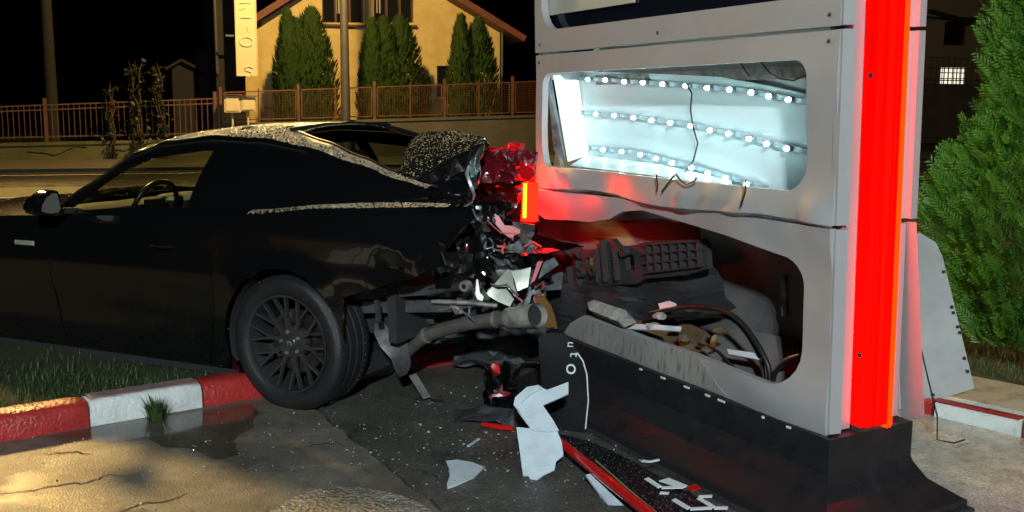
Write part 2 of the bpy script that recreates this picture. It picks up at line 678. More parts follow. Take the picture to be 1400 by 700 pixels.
def jag(a, b, n, amp, seed):
    rr = random.Random(seed)
    a, b = Vector(a), Vector(b)
    d = (b - a)
    q = Vector((-d.y, d.x, 0)).normalized()
    return [a + d * (i / n) + q * (rr.uniform(-amp, amp) if 0 < i < n else 0) for i in range(n + 1)]


joint = jag(J0 - JD * .637, J0 + JD * 2.6, 34, .012, 3) + [J0 + JD * 15]
gap = Vector((JD.y, -JD.x, 0)) * -.011
fore = thing('forecourt', None, None)
struct(fore)
o = flat('concrete_slab', [K(-9)] + [p - gap * .0 for p in joint] + [(-14, -9, 0)], 0, M_CONC, None, .028)
o.parent = fore
o = flat('asphalt_slab', [p + gap * 1.6 for p in reversed(joint)] + [K(1.43), K(3.2), (2.4, 8.2, 0), (9, 8.5, 0), (14, -9, 0)], 0.0, M_ASPH, None, .028)
o.parent = fore
pp = [W(x, y) for x, y in ((360, 705), (378, 697), (402, 681), (432, 671), (470, 667), (512, 670), (545, 678), (575, 690), (590, 700))] + [W(600, 760), W(330, 760)]
o = flat('aggregate_patch', pp, .006, M_GRAVELC, None, .005)
o.parent = fore

for i, pts in enumerate((((-10, 676), (40, 672), (80, 664), (118, 660), (150, 650), (176, 652)), ((60, 622), (96, 618), (130, 622)), ((150, 706), (190, 690), (236, 684), (262, 672)), ((410, 612), (450, 606), (480, 612)), ((560, 640), (590, 648), (604, 662)))):
    rr = random.Random(i)
    P = [W(x, y) for x, y in pts]
    P = [q for a, b in zip(P, P[1:]) for q in [a + (b - a) * (k / 6) + Vector((rr.uniform(-.008, .008), rr.uniform(-.012, .012), 0)) for k in range(6)]]
    mb = MB()
    n_ = len(P)
    for a, b, k in zip(P, P[1:], range(n_)):
        w_ = .004 * math.sin(math.pi * (k + .7) / n_) + .001
        q = Vector((-(b - a).y, (b - a).x, 0)).normalized() * w_
        mb.add([a - q + Vector((0, 0, .0025)), a + q + Vector((0, 0, .0025)), b + q + Vector((0, 0, .0025)), b - q + Vector((0, 0, .0025))], [(0, 3, 2, 1)])
    mb.build('crack', M_SOIL, fore)

# grass island behind the kerb
isl = [K(-8, .13), K(3.0, .13), K(3.4, 2.5), K(1.8, 5.5), K(-9, 6.5)]
struct(flat('soil_island', [(p.x, p.y) for p in isl], .085, M_SOIL, None, .1))


def blade(mb, p, h, a, lean, w):
    d = Vector((math.cos(a), math.sin(a), 0))
    s = Vector((-d.y, d.x, 0)) * w
    p = Vector(p)
    m = p + d * lean * .35 + Vector((0, 0, h * .6))
    t = p + d * lean + Vector((0, 0, h))
    mb.add([p - s, p + s, m + s * .7, m - s * .7, t], [(0, 1, 2, 3), (3, 2, 4)])


mb = MB()
rr = random.Random(11)
for i in range(9000):
    s_ = rr.uniform(-2.2, 2.6)
    b_ = .14 + abs(rr.gauss(0, .55))
    if b_ > 2.2:
        continue
    p = K(s_, b_, .08)
    c = noise.noise(Vector((p.x * 2.2, p.y * 2.2, 0)))
    h = max(.015, .026 + c * .035 + rr.uniform(-.015, .03))
    blade(mb, p, h, rr.uniform(0, 6.28), rr.uniform(.005, .04), rr.uniform(.0018, .0035))
tag(mb.build('island_grass', M_GRASS), 'wet green grass on the kerbed strip under the black car', 'grass', kind='stuff')

# kerb stones
KB = [-2.95, -2.4, -1.83, -1.28, -.72, -.165, .385, .93, 1.5, 2.12, 2.7, 3.25]
KL = {4: 'white painted kerb stone at the far left of the row, before the red ones',
      5: 'glossy red kerb stone in front of the black car door',
      6: 'white painted kerb stone with a grass tuft at its foot',
      7: 'red kerb stone reaching under the black rear tyre',
      8: 'white kerb stone behind the black rear tyre under the wrecked tail',
      9: 'red kerb stone in the dark below the exhaust pipe'}
for i in range(4, 10):
    a, b = KB[i] + .004, KB[i + 1] - .004
    white = i % 2 == 0
    L = b - a
    prof = [(0, -.03), (0, .085), (.018, .112), (.03, .12), (.125, .125), (.14, .118), (.14, -.03)]
    root = thing('kerb_stone', KL[i], 'kerb stone', K((a + b) / 2), math.atan2(KD.y, KD.x), 'painted kerb stones along the grass strip')
    mb = MB()
    n = 9
    rr = random.Random(i)
    secs = []
    for k in range(n + 1):
        x = -L / 2 + L * k / n
        e = .006 if k in (0, n) else 0
        secs.append([Vector((x, y + (rr.uniform(-.003, .003) if y < .1 else 0) + (e if y < .05 else 0), z + rr.uniform(-.002, .002) - (e if z > .05 else 0))) for y, z in prof])
    mb.loft(secs)
    m_ = len(prof)
    mb.f.append(list(range(m_)))
    mb.f.append([n * m_ + q for q in range(m_ - 1, -1, -1)])
    mb.build('kerb_body', M_KERB_WHITE if white else M_KERB_RED, root, smooth=35)
    if white:
        mb = MB()
        mb.panel([(-L / 2 + .01, .034), (L / 2 - .01, .03), (L / 2 - .012, .128), (-L / 2 + .008, .13)], (), .05, lambda u, v, t: Vector((u, v, .1265 + .002 - t)), .004)
        mb.build('worn_top', M_KERB_TOP, root)

pd = [(70, 597), (122, 586), (200, 574), (282, 562), (345, 552), (352, 566), (345, 585), (318, 604), (330, 622), (296, 630), (262, 614), (220, 612), (196, 598), (150, 606), (110, 602)]
pd = [W(x, y) for x, y in pd]
pr = resample([(p.x, p.y) for p in pd], .03)
pr = [(x + .02 * noise.noise(Vector((x * 9, y * 9, 0))), y + .02 * noise.noise(Vector((x * 9, y * 9, 7)))) for x, y in pr]
struct(flat('puddle', list(reversed(pr)), .004, glass('puddle_water', (.80, .78, .74), .04, .10), .05))

# weed tuft at the foot of the white kerb stone
mb = MB()
tp = W(214, 574)
rr = random.Random(5)
for i in range(240):
    a = rr.uniform(0, 6.28)
    q = Vector((tp.x + math.cos(a) * rr.uniform(0, .045), tp.y + math.sin(a) * rr.uniform(0, .03), 0))
    blade(mb, q, rr.uniform(.05, .125), a, rr.uniform(.01, .07), rr.uniform(.0015, .003))
tag(mb.build('weed_tuft', M_GRASS, loc=(tp.x, tp.y, 0)), 'tuft of green grass growing at the foot of the white kerb stone', 'weed')

# ---- road beyond, in strips along the road direction
RD, RN = Vector((.94, .342, 0)), Vector((-.342, .94, 0))
RP = Vector((-13.54, 26.83, 0))


def RQ(s, q, z=0.):
    p = RP + RD * s + RN * q
    return Vector((p.x, p.y, z))


def strip(name, q0, q1, z, m, s0=-60, s1=90):
    return flat(name, [RQ(s0, q0), RQ(s1, q0), RQ(s1, q1), RQ(s0, q1)], z, m, None, .0)


struct(strip('near_verge', -12.6, -9.2, -.005, M_VERGE))
struct(strip('road', -9.2, -4.3, -.012, M_DARKASPHALT))
struct(strip('far_sidewalk', -4.3, -.02, .06, M_SIDEWALK))
mb = MB()
mb.box((0, 0, 0), (150, .12, .13))
mk = mb.build('road_kerb', M_SIDEWALK)
mk.location = RQ(15, -4.36, .0)
mk.rotation_euler = (0, 0, math.atan2(RD.y, RD.x))
struct(mk)
mb = MB()
mb.box((0, 0, 0), (150, .2, .2))
mk = mb.build('verge_kerb', M_SIDEWALK)
mk.location = RQ(15, -12.7, 0)
mk.rotation_euler = (0, 0, math.atan2(RD.y, RD.x))
struct(mk)
struct(strip('road_line', -5.62, -5.48, -.006, M_LINE))

FANG = math.atan2(RD.y, RD.x)


def FP(px, py, q=0.):
    return onp(px, py, RQ(0, q), RN)


def fsz(px, py, q=0.):
    p = FP(px, py, q)
    d = p - RQ(0, q)
    return d.dot(RD), p.z


# ---- garden walls and fences
def wall_thing(name, label, px0, px1, y0, y1, m, crack=False):
    s0, z0 = fsz(px0, y0)
    s1, z1 = fsz(px1, y1)
    root = thing(name, label, 'wall', RQ(s0, 0), FANG)
    mb = MB()
    L = s1 - s0
    n = 20
    mb.panel([(0, 0), (L, 0), (L, z1 - .08), (0, z0 - .08)], (), .4, lambda u, v, t: Vector((u, t, v)), .28)
    mb.build('wall_body', m, root)
    mb = MB()
    mb.panel([(-.03, z0 - .078), (L + .03, z1 - .078), (L + .03, z1), (-.03, z0)], (), .5, lambda u, v, t: Vector((u, t - .03, v)), .34)
    mb.build('wall_coping', m, root)
    return root, s0


wl, _ = wall_thing('garden_wall', 'low mossy cracked wall carrying the picket fence', -40, 300, 197, 189, M_GWALL)
mb = MB()
for pts in (((38, 207), (62, 209), (75, 212), (88, 207), (104, 199), (118, 201)), ((150, 203), (170, 206), (186, 201))):
    P = [FP(x, y) - RN * .004 for x, y in pts]
    P = [wl.matrix_world.inverted() @ p if False else Matrix.Rotation(-FANG, 3, 'Z') @ (p - wl.location) for p in P]
    mb.tube(P, .018, 5)
mb.build('crack', M_SOIL, wl)
wr, _ = wall_thing('garden_wall', 'tall dark grey wall under the wire mesh fence panels', 304, 760, 169, 156, M_GWALL2)

root = thing('picket_fence', 'rust red iron picket fence on the mossy garden wall', 'fence', RQ(fsz(-40, 150)[0], .12), FANG)
sA = fsz(-40, 150)[0]


def floc(px, py):
    s, z = fsz(px, py)
    return Vector((s - sA, 0, z))


def ytop(px):
    return 142.5 - .038 * px


def ybot(px):
    return 191.5 - .022 * px


for px in (-30, 64, 183, 296):
    a, b = floc(px, ybot(px) + 8), floc(px, ytop(px) - 6)
    a.z = min(a.z, floc(px, 200 - .03 * px).z)
    MB().box((a.x, 0, (a.z + b.z) / 2), (.09, .09, b.z - a.z)).build('post', M_FENCE, root)
for dy in (3.5, 10.0):
    MB().bar(floc(-36, ytop(-36) + dy), floc(298, ytop(298) + dy), .035).build('rail', M_FENCE, root)
MB().bar(floc(-36, ybot(-36) - 3), floc(298, ybot(298) - 3), .04).build('rail', M_FENCE, root)
px = -34.
while px < 296:
    a, b = floc(px, ybot(px)), floc(px, ytop(px) + 2)
    MB().box((a.x, 0, (a.z + b.z) / 2), (.02, .02, b.z - a.z)).build('picket', M_FENCE, root)
    px += 7.6

root = thing('mesh_fence', 'rust red framed wire mesh fence in front of the yellow house', 'fence', RQ(fsz(303, 150)[0], .12), FANG)
sA = fsz(303, 150)[0]
posts = [303, 355, 409, 460, 513, 562, 609, 656, 702, 752]


def yt2(px):
    return 122.5 - (px - 303) * .0355


def yb2(px):
    return 167.5 - (px - 303) * .026


for i, px in enumerate(posts):
    a, b = floc(px, yb2(px) + 3), floc(px, yt2(px) - (4 if i % 2 == 0 else 0))
    w_ = .075 if i % 2 == 0 else .035
    MB().box((a.x, 0, (a.z + b.z) / 2), (w_, w_, b.z - a.z)).build('post', M_FENCE, root)
for p0, p1 in zip(posts[::2], posts[2::2] + [752]):
    if p1 <= p0:
        continue
    mb = MB()
    c = [floc(p0 + 4, yt2(p0 + 4) + 4), floc(p1 - 4, yt2(p1 - 4) + 4), floc(p1 - 4, yb2(p1 - 4) - 3), floc(p0 + 4, yb2(p0 + 4) - 3)]
    for q in range(4):
        mb.bar(c[q], c[(q + 1) % 4], .035)
    fr = mb.build('panel_frame', M_FENCE, root)
    mb = MB()
    n = 26
    for k in range(1, n):
        t = k / n
        mb.bar(c[0].lerp(c[1], t), c[3].lerp(c[2], t), .006)
    for k in range(1, 13):
        t = k / 13
        mb.bar(c[0].lerp(c[3], t), c[1].lerp(c[2], t), .006)
    tag(mb.build('wire_mesh', M_FENCE, fr), kind='stuff')

# ---- yellow house
HQ = 6.0
hs0 = fsz(324, 150, HQ)[0]
root = thing('yellow_house', 'yellow plastered house with a red gable roof behind the mesh fence', 'house', RQ(hs0, HQ), FANG)


def HL(px, py):
    s, z = fsz(px, py, HQ)
    return (s - hs0, z)


xr = HL(683, 100)[0]
apex = HL(502, -66)
eL, eR = HL(322, 50), HL(683, 45)
eL = (0.0, eL[1])
eR = (xr, eR[1])


def hrect(x0, y0, x1, y1):
    a, b, c, d = HL(x0, y0), HL(x1, y0), HL(x1, y1), HL(x0, y1)
    return [d, c, b, a]


wins = [(440, -32, 497, 31), (511, -32, 565, 31), (443, 93, 453, 142), (597, 90, 618, 133)]
mb = MB()
mb.panel([(0, -.1), (xr, -.1), eR, apex, eL], [hrect(*w) for w in wins], .6, lambda u, v, t: Vector((u, t, v)), .22)
mb.build('front_wall', M_WALLYEL, root)
mb = MB()
for x in (.0, xr):
    mb.box((x - (.12 if x else -.12), 5.2, (eL[1] if x == 0 else eR[1]) / 2), (.24, 9.9, eL[1] if x == 0 else eR[1]))
mb.box((xr / 2, 10.3, eL[1] / 2), (xr, .24, eL[1]))
mb.build('side_walls', M_WALLYEL, root)
for e, sgn in ((eL, -1), (eR, 1)):
    d = Vector((e[0] - apex[0], 0, e[1] - apex[1]))
    d.normalize()
    e2 = Vector((e[0], 0, e[1])) + d * .75
    nrm = Vector((-d.z, 0, d.x)) * (1 if d.x < 0 else -1)
    if nrm.z < 0:
        nrm = -nrm
    A = Vector((apex[0], 0, apex[1])) + nrm * .02
    B = e2 + nrm * .02
    mb = MB()
    vs = []
    for y in (-.75, 10.9):
        for p in (A, B, B + nrm * .22, A + nrm * .22):
            vs.append(Vector((p.x, y, p.z)))
    mb.add(vs, [(0, 1, 2, 3), (7, 6, 5, 4), (0, 4, 5, 1), (1, 5, 6, 2), (2, 6, 7, 3), (3, 7, 4, 0)])
    mb.build('roof_slope', M_ROOF, root)
for i, w in enumerate(wins):
    q = hrect(*w)
    x0, z0, x1, z1 = q[0][0], q[0][1], q[2][0], q[2][1]
    z0 = min(q[0][1], q[1][1]) - .02
    z1 = max(q[2][1], q[3][1]) + .02
    mb = MB()
    t = .07
    for a, b in (((x0, z0), (x1, z0)), ((x1, z0), (x1, z1)), ((x1, z1), (x0, z1)), ((x0, z1), (x0, z0))):
        mb.bar((a[0], .12, a[1]), (b[0], .12, b[1]), t * 1.6, t * 1.6, (0, 1, 0))
    if x1 - x0 > .8:
        for k in (1, 2):
            xx = x0 + (x1 - x0) * k / 3
            mb.bar((xx, .12, z0), (xx, .12, z1), .07, .09, (0, 1, 0))
    fr = mb.build('window', M_BROWNFRAME, root)
    MB().box(((x0 + x1) / 2, .17, (z0 + z1) / 2), (x1 - x0, .02, z1 - z0)).build('pane', M_WINDARK, fr)
    MB().box(((x0 + x1) / 2, -.05, z0 - .06), (x1 - x0 + .16, .3, .07)).build('sill', M_BROWNFRAME if i < 2 else M_CURTAIN, fr)
    if i < 2:
        mb = MB()
        for xa in (.36, .42) if i == 0 else (.10, .17):
            xx = x0 + (x1 - x0) * xa
            mb.box((xx, .14, (z0 + z1) / 2 + .2), (.05, .02, (z1 - z0) * .8))
        mb.build('curtain', M_CURTAIN, fr)
# drain pipe at the right corner
MB().tube([(xr + .06, -.08, eR[1]), (xr + .06, -.08, 0)], .05, 8).build('drain_pipe', M_POLE, root)

# ---- conifers in front of the house


def conifer(px, ytip, ybase, wpx, label, seed, q=2.6):
    s, zt = fsz(px, ytip, q)
    zb = max(0, fsz(px, ybase + 60, q)[1])
    zb = 0.0
    dist = (FP(px, 150, q) - CO).length
    rad = wpx * .64 * dist / FPX
    base = RQ(s, q)
    root = thing('cypress_tree', label, 'tree', base, 0, 'clipped cypress trees behind the mesh fence')
    H = zt
    MB().tube([(0, 0, 0), (0, 0, H * .5), (0, 0, H * .9)], [.09, .06, .02], 7).build('trunk', M_BARK, root)
    rr = random.Random(seed)
    mb = MB()
    for i in range(4200):
        t = rr.random() ** .8
        z = .12 + t * (H - .15)
        prof = min(1, (1 - t) * 1.9) ** .55 * (.82 + .18 * math.sin(min(1, t * 3) * 1.57))
        a = rr.uniform(0, 6.283)
        lump = 1 + .30 * noise.noise(Vector((math.cos(a) * 1.6 + seed, math.sin(a) * 1.6, z * 1.3)))
        r = rad * prof * lump * (rr.uniform(.72, 1.03) if i % 4 else rr.uniform(.3, .8))
        c = Vector((r * math.cos(a), r * math.sin(a), z))
        d = Vector((math.cos(a) * .45, math.sin(a) * .45, 1)).normalized()
        sd = Vector((-math.sin(a), math.cos(a), 0))
        sd = (sd + Vector((rr.uniform(-.6, .6), rr.uniform(-.6, .6), rr.uniform(-.3, .3)))).normalized()
        l = rr.uniform(.10, .22)
        w = rr.uniform(.025, .055)
        mb.add([c - d * l * .4, c + sd * w, c + d * l, c - sd * w], [(0, 1, 2, 3)])
    mb.build('crown', M_CYPRESS, root)


for i, (px, yt, w, lb) in enumerate((
        (392, 14, 30, 'slim cypress tree behind the fence, nearest the vertical letter board'),
        (404, 27, 40, 'lower middle cypress of the clump beside the grey lamp post'),
        (425, 12, 56, 'broad cypress tree standing just before the grey lamp post'),
        (508, 28, 34, 'slim cypress just past the grey lamp post, under the upper windows'),
        (524, 26, 46, 'middle cypress of the widest clump below the upper windows'),
        (546, 24, 58, 'broad cypress of the widest clump, beside the lower house window'),
        (630, 22, 34, 'slim cypress tree beside the lower right house window'),
        (653, 27, 46, 'broad cypress tree at the house corner with the drain pipe'))):
    conifer(px, yt, 168, w, lb, 20 + i, 2.4 + (i % 3) * .25)

# ---- street lamps


def street_lamp(base, top, label, arm, head_mat, seed, name='street_lamp'):
    root = thing(name, label, 'street lamp', base)
    H = top.z - base[2]
    dx, dy = base[0] - top.x, base[1] - top.y
    MB().tube([(0, 0, 0), (0, 0, H * .5), (0, 0, H)], [.14, .115, .08], 14).build('pole', M_POLE, root, smooth=40)
    MB().tube([(0, 0, 0), (0, 0, .5)], [.17, .16], 14).build('base_sleeve', M_POLE, root, smooth=40)
    MB().tube([(0, 0, H * .58), (0, 0, H * .58 + .03)], .118 + .006, 14).build('band', M_POLE, root)
    if abs(dx) + abs(dy) > .05:
        MB().tube([(0, 0, H - .1), (-dx * .5, -dy * .5, H + .12), (-dx, -dy, H + .1)], .05, 8).build('arm', M_POLE, root, smooth=40)
    h = MB()
    h.box((-dx, -dy, H + .1), (.3, .6, .12), taper=.7)
    hd = h.build('lamp_head', M_POLE, root)
    MB().box((-dx, -dy, H + .02), (.2, .42, .03)).build('lamp_glass', head_mat, hd)


pb = onp(472.5, 150, RQ(0, -1.0), RN)
lb_base = Vector((pb.x, pb.y, 0))
street_lamp(lb_base, Vector((LAMP_B.x, LAMP_B.y, 8.1)), 'tall grey street lamp post standing in front of the yellow house', 1, M_LAMPHEAD, 1)
street_lamp(Vector((LAMP_A.x - .9, LAMP_A.y + 1.2, 0)), Vector((LAMP_A.x, LAMP_A.y, 11.7)), 'very tall street lamp on the far footway past the car bonnet', 1, M_LAMPHEAD, 2)
street_lamp(Vector((LAMP_C.x, LAMP_C.y, 0)), Vector((LAMP_C.x, LAMP_C.y, 4.9)), 'white forecourt lamp out on the filling station side', 1, M_LAMPHEAD2, 3, 'forecourt_lamp')

# ---- dark neighbour building, letter board, boxes, shed
nb0 = fsz(294, 60, 3.2)
nb1 = fsz(334, 60, 3.2)
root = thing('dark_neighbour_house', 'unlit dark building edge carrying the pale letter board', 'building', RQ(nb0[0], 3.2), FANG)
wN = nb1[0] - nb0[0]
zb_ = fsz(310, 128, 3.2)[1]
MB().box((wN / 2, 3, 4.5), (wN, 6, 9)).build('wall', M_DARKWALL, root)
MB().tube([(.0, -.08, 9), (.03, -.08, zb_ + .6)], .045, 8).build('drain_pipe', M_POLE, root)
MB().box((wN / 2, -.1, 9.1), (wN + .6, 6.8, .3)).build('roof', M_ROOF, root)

bq = 2.2
b0 = fsz(323, 104, bq)
b1 = fsz(353, 104, bq)
root = thing('letter_board', 'pale upright signboard with rounded white neon letters beside the house', 'sign', RQ(b0[0], bq), FANG)
bw = b1[0] - b0[0]
bz = b0[1]
MB().box((bw / 2, .08, bz + 2.2), (bw, .14, 4.4)).build('board', M_BOARD, root, bevel=.01)
mb = MB()
for x in (.02, bw - .02):
    mb.box((x, -.004, bz + 2.2), (.03, .03, 4.4))
mb.box((bw / 2, -.004, bz + .015), (bw, .03, .03))
mb.build('board_edge', M_BOX, root)
MB().box((-.12, .12, bz + 1.2), (.3, .06, .06)).build('bracket', M_POLE, root)
MB().box((-.12, .12, bz + 3.4), (.3, .06, .06)).build('bracket', M_POLE, root)


def letter(pts, cx, cz, sc):
    P = [(cx + x * sc, -.02, bz + cz + z * sc) for x, z in pts]
    MB().tube(P, .016, 6).build('letter', M_NEON, root)


circ = [(math.cos(R(a)), math.sin(R(a)) * .7) for a in range(0, 361, 24)]
pxm = lambda y: fsz(338, y, bq)[1] - bz
letter([(-.9, .5), (.9, .5), (.9, -.5), (-.9, -.5)], bw / 2, pxm(0), bw * .27)
letter([(0, .5), (-.1, -.1), (-.9, -.4)], bw / 2, pxm(10), bw * .27)
letter([(-.9, 0), (.9, 0)], bw / 2, pxm(24), bw * .27)
letter([(.5, .8), (.2, .2), (.5, -.4), (.4, -.8)], bw / 2, pxm(38), bw * .22)
letter(circ, bw / 2, pxm(57), bw * .3)
letter([(.8, .5), (.2, .8), (-.5, .5), (-.3, .05), (.4, -.1), (.6, -.5), (.1, -.9), (-.7, -.7)], bw / 2 + .02, pxm(97), bw * .28)

q_ = -.35
for i, (x0, x1, y0, y1, lb) in enumerate(((306, 329, 131, 154, 'pale meter box at the fence, hung below the dark building wall'), (329, 349, 133, 152, 'smaller pale meter box at the fence, hung below the letter board'))):
    a = fsz(x0, y1, q_)
    b = fsz(x1, y0, q_)
    root = thing('meter_box', lb, 'box', RQ((a[0] + b[0]) / 2, q_), FANG)
    w_, h_ = b[0] - a[0], b[1] - a[1]
    zc = (a[1] + b[1]) / 2
    MB().box((0, .1, zc), (w_ - .02, .22, h_)).build('case', M_BOX, root, bevel=.012)
    MB().box((0, -.02, zc - .01), (w_ * .78, .012, h_ * .74)).build('door', M_BOX, root, bevel=.004)
    MB().box((0, .08, b[1] + .03), (w_ + .06, .32, .03)).build('lid', M_FENCE, root)
    MB().tube([(0, .12, zc - h_ / 2), (0, .12, 0)], .03, 8).build('stand', M_BOX, root)

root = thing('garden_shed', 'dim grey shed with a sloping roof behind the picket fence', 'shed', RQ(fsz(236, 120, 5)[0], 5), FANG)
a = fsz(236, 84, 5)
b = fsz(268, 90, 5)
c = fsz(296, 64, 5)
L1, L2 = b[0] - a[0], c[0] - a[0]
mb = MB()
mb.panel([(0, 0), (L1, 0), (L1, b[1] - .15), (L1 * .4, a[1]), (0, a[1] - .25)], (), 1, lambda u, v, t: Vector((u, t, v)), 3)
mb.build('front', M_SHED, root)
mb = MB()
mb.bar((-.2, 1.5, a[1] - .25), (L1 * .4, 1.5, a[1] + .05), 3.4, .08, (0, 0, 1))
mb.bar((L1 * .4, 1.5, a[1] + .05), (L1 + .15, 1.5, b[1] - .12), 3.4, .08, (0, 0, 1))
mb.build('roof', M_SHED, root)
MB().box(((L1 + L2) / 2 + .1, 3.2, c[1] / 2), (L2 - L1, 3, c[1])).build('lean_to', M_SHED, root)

# utility pole far left
p = FP(71, 150, 4)
root = thing('utility_pole', 'faint grey utility pole in the dark behind the picket fence', 'pole', (p.x, p.y, 0))
MB().tube([(0, 0, 0), (0, 0, 9)], [.19, .13], 12).build('pole', M_DARKWALL, root, smooth=40)
MB().box((0, 0, 8.5), (1.6, .1, .1)).build('crossarm', M_POLE, root)

# climbing plants over the picket fence


def climber(px, wpx, y0, y1, label, n, seed):
    q = -.06
    a, b = fsz(px, y1, q), fsz(px, y0, q)
    base = RQ(a[0], q)
    root = thing('climbing_plant', label, 'plant', base, FANG, 'plants climbing the picket fence')
    rr = random.Random(seed)
    wd = wpx * 28 / FPX / 2
    H = b[1]
    mbs, mbl = MB(), MB()
    for k in range(6):
        x = rr.uniform(-wd, wd) * .6
        P = [Vector((x * .4, 0, 0))]
        for t in range(1, 8):
            P.append(Vector((x * .4 + x * t / 7 + rr.uniform(-.1, .1), rr.uniform(-.12, .2), H * t / 7 * rr.uniform(.9, 1.05))))
        mbs.tube(P, [.014] * 7 + [.005], 5)
        for j in range(n // 6):
            t = rr.random() * 7
            i0 = min(6, int(t))
            c = P[i0].lerp(P[i0 + 1], t - i0) + Vector((rr.gauss(0, .1), rr.gauss(0, .07), rr.gauss(0, .08)))
            d = Vector((rr.uniform(-1, 1), rr.uniform(-1, 1), rr.uniform(-1, .4))).normalized()
            e = d.orthogonal().normalized()
            l = rr.uniform(.04, .09)
            mbl.add([c - d * l, c + e * l * .6, c + d * l, c - e * l * .6], [(0, 1, 2, 3)])
    mbs.build('stems', M_BARK, root)
    mbl.build('leaves', M_VINE, root)


climber(190, 26, 84, 195, 'leafy creeper rising above the fence post, taller of the pair', 300, 3)
climber(222, 22, 92, 195, 'leafy creeper next to the dim grey shed', 240, 4)
climber(152, 18, 112, 195, 'low thin creeper on the pickets away from the shed', 110, 6)

shop = thing('reflection_shop', 'unseen shop with three glowing windows, added for the car paint to reflect', 'building', (-15.5, -4.5, 0), R(109))  # added out-of-frame building, gives the black paint something to reflect
mb = MB()
sw = [(1.0, .9, 3.4, 2.3), (4.0, .9, 6.4, 2.3), (7.2, .9, 8.6, 2.3)]
mb.panel([(0, 0), (10, 0), (10, 3.2), (0, 3.2)], [[(a, b), (c, b), (c, d), (a, d)] for a, b, c, d in sw], 1.5, lambda u, v, t: Vector((u - 5, t, v)), .25)
mb.build('front_wall', M_CREAM, shop)
MB().box((0, 2.2, 3.35), (10.8, 5.4, .3)).build('roof', M_POLE, shop)
MB().box((0, 4.3, 1.6), (10, .2, 3.2)).build('back_wall', M_CREAM, shop)
for a, b, c, d in sw:
    mb = MB()
    for p0, p1 in (((a, b), (c, b)), ((c, b), (c, d)), ((c, d), (a, d)), ((a, d), (a, b)), (((a + c) / 2, b), ((a + c) / 2, d))):
        mb.bar((p0[0] - 5, .12, p0[1]), (p1[0] - 5, .12, p1[1]), .07, .07, (0, 1, 0))
    fr = mb.build('window', M_POLE, shop)
    MB().box(((a + c) / 2 - 5, .2, (b + d) / 2), (c - a, .02, d - b)).build('pane', emitter('reflection_window_glow', (1.0, .9, .66), .35), fr)

# ---- across the road on the right: retaining wall, railing, building with a lit window
gp = Vector((0, 47, 0))
gn = Vector((-.2, .98, 0)).normalized()
gd = Vector((gn.y, -gn.x, 0))
ga = math.atan2(gd.y, gd.x)


def GL(px, py, off=0.):
    p = onp(px, py, gp + gn * off, gn)
    d = p - (gp + gn * off)
    return d.dot(gd), p.z


sR0 = GL(1180, 150)[0]
org = gp + gd * sR0
root = thing('retaining_wall', 'long dark retaining wall across the road beyond the hedge', 'wall', org, ga)
zt = GL(1290, 118)[1]
MB().box((9, .2, zt / 2), (22, .4, zt)).build('wall_body', M_GWALL2, root)
MB().box((9, .2, zt + .06), (22.2, .56, .12)).build('wall_coping', M_GWALL2, root)
MB().box((9, -1.3, .12), (22, 2.2, .24)).build('footway', M_SIDEWALK, root)
root = thing('balcony_railing', 'thin dark railing on the retaining wall across the road', 'railing', org + gn * .2, ga)
zr = GL(1290, 79)[1]
for z in (zt + .3, zr, (zt + zr) / 2 + .2):
    MB().box((9, 0, z), (20, .05, .05)).build('rail', M_POLE, root)
for k in range(60):
    MB().box((-.6 + k * .33, 0, (zt + .1 + zr) / 2), (.025, .025, zr - zt - .1)).build('baluster', M_POLE, root)
org2 = gp + gn * 5 + gd * GL(1180, 150, 5)[0]
root = thing('far_building', 'dim cream building with a lit lattice window across the road', 'building', org2, ga)


def G2(px, py):
    s, z = GL(px, py, 5)
    return s - GL(1180, 150, 5)[0], z


wa, wb_ = G2(1285, 115), G2(1321, 92)
lit = [(wa[0], wa[1]), (wb_[0], wa[1]), (wb_[0], wb_[1]), (wa[0], wb_[1])]
ua, ub = G2(1290, 62), G2(1322, 30)
up_ = [(ua[0], ua[1]), (ub[0], ua[1]), (ub[0], ub[1]), (ua[0], ub[1])]
mb = MB()
mb.panel([(0, 0), (14, 0), (14, 9), (0, 9)], [lit, up_], 2, lambda u, v, t: Vector((u, t, v)), .3)
mb.build('front_wall', M_CREAM, root)
MB().box((7, 3, 9.2), (14.6, 7.2, .4)).build('roof', M_ROOF, root)
MB().box((7, -.5, G2(1300, 22)[1]), (14, 1.1, .3)).build('balcony_slab', M_CREAM, root)
w_, h_ = wb_[0] - wa[0], wb_[1] - wa[1]
mb = MB()
for k in range(7):
    x = wa[0] + w_ * k / 6
    mb.bar((x, .06, wa[1]), (x, .06, wb_[1]), .045)
for k in range(4):
    z = wa[1] + h_ * k / 3
    mb.bar((wa[0], .06, z), (wb_[0], .06, z), .05)
fr = mb.build('window', M_POLE, root)
MB().box((wa[0] + w_ / 2, .2, wa[1] + h_ / 2), (w_, .02, h_)).build('pane', M_LITWIN, fr)
mb = MB()
for a_, b_ in ((ua, (ub[0], ua[1])), ((ua[0], ub[1]), ub), (ua, (ua[0], ub[1])), ((ub[0], ua[1]), ub)):
    mb.bar((a_[0], .08, a_[1]), (b_[0], .08, b_[1]), .1)
fr = mb.build('window', M_BROWNFRAME, root)
MB().box(((ua[0] + ub[0]) / 2, .2, (ua[1] + ub[1]) / 2), (ub[0] - ua[0], .02, ub[1] - ua[1])).build('pane', M_WINDARK, fr)
mb = MB()
mb.bar(Vector((G2(1250, 18)[0], -1.2, G2(1250, 18)[1])), Vector((G2(1345, 44)[0], -1.2, G2(1345, 44)[1])), .9, .12)
mb.build('awning', M_DARKWALL, root)
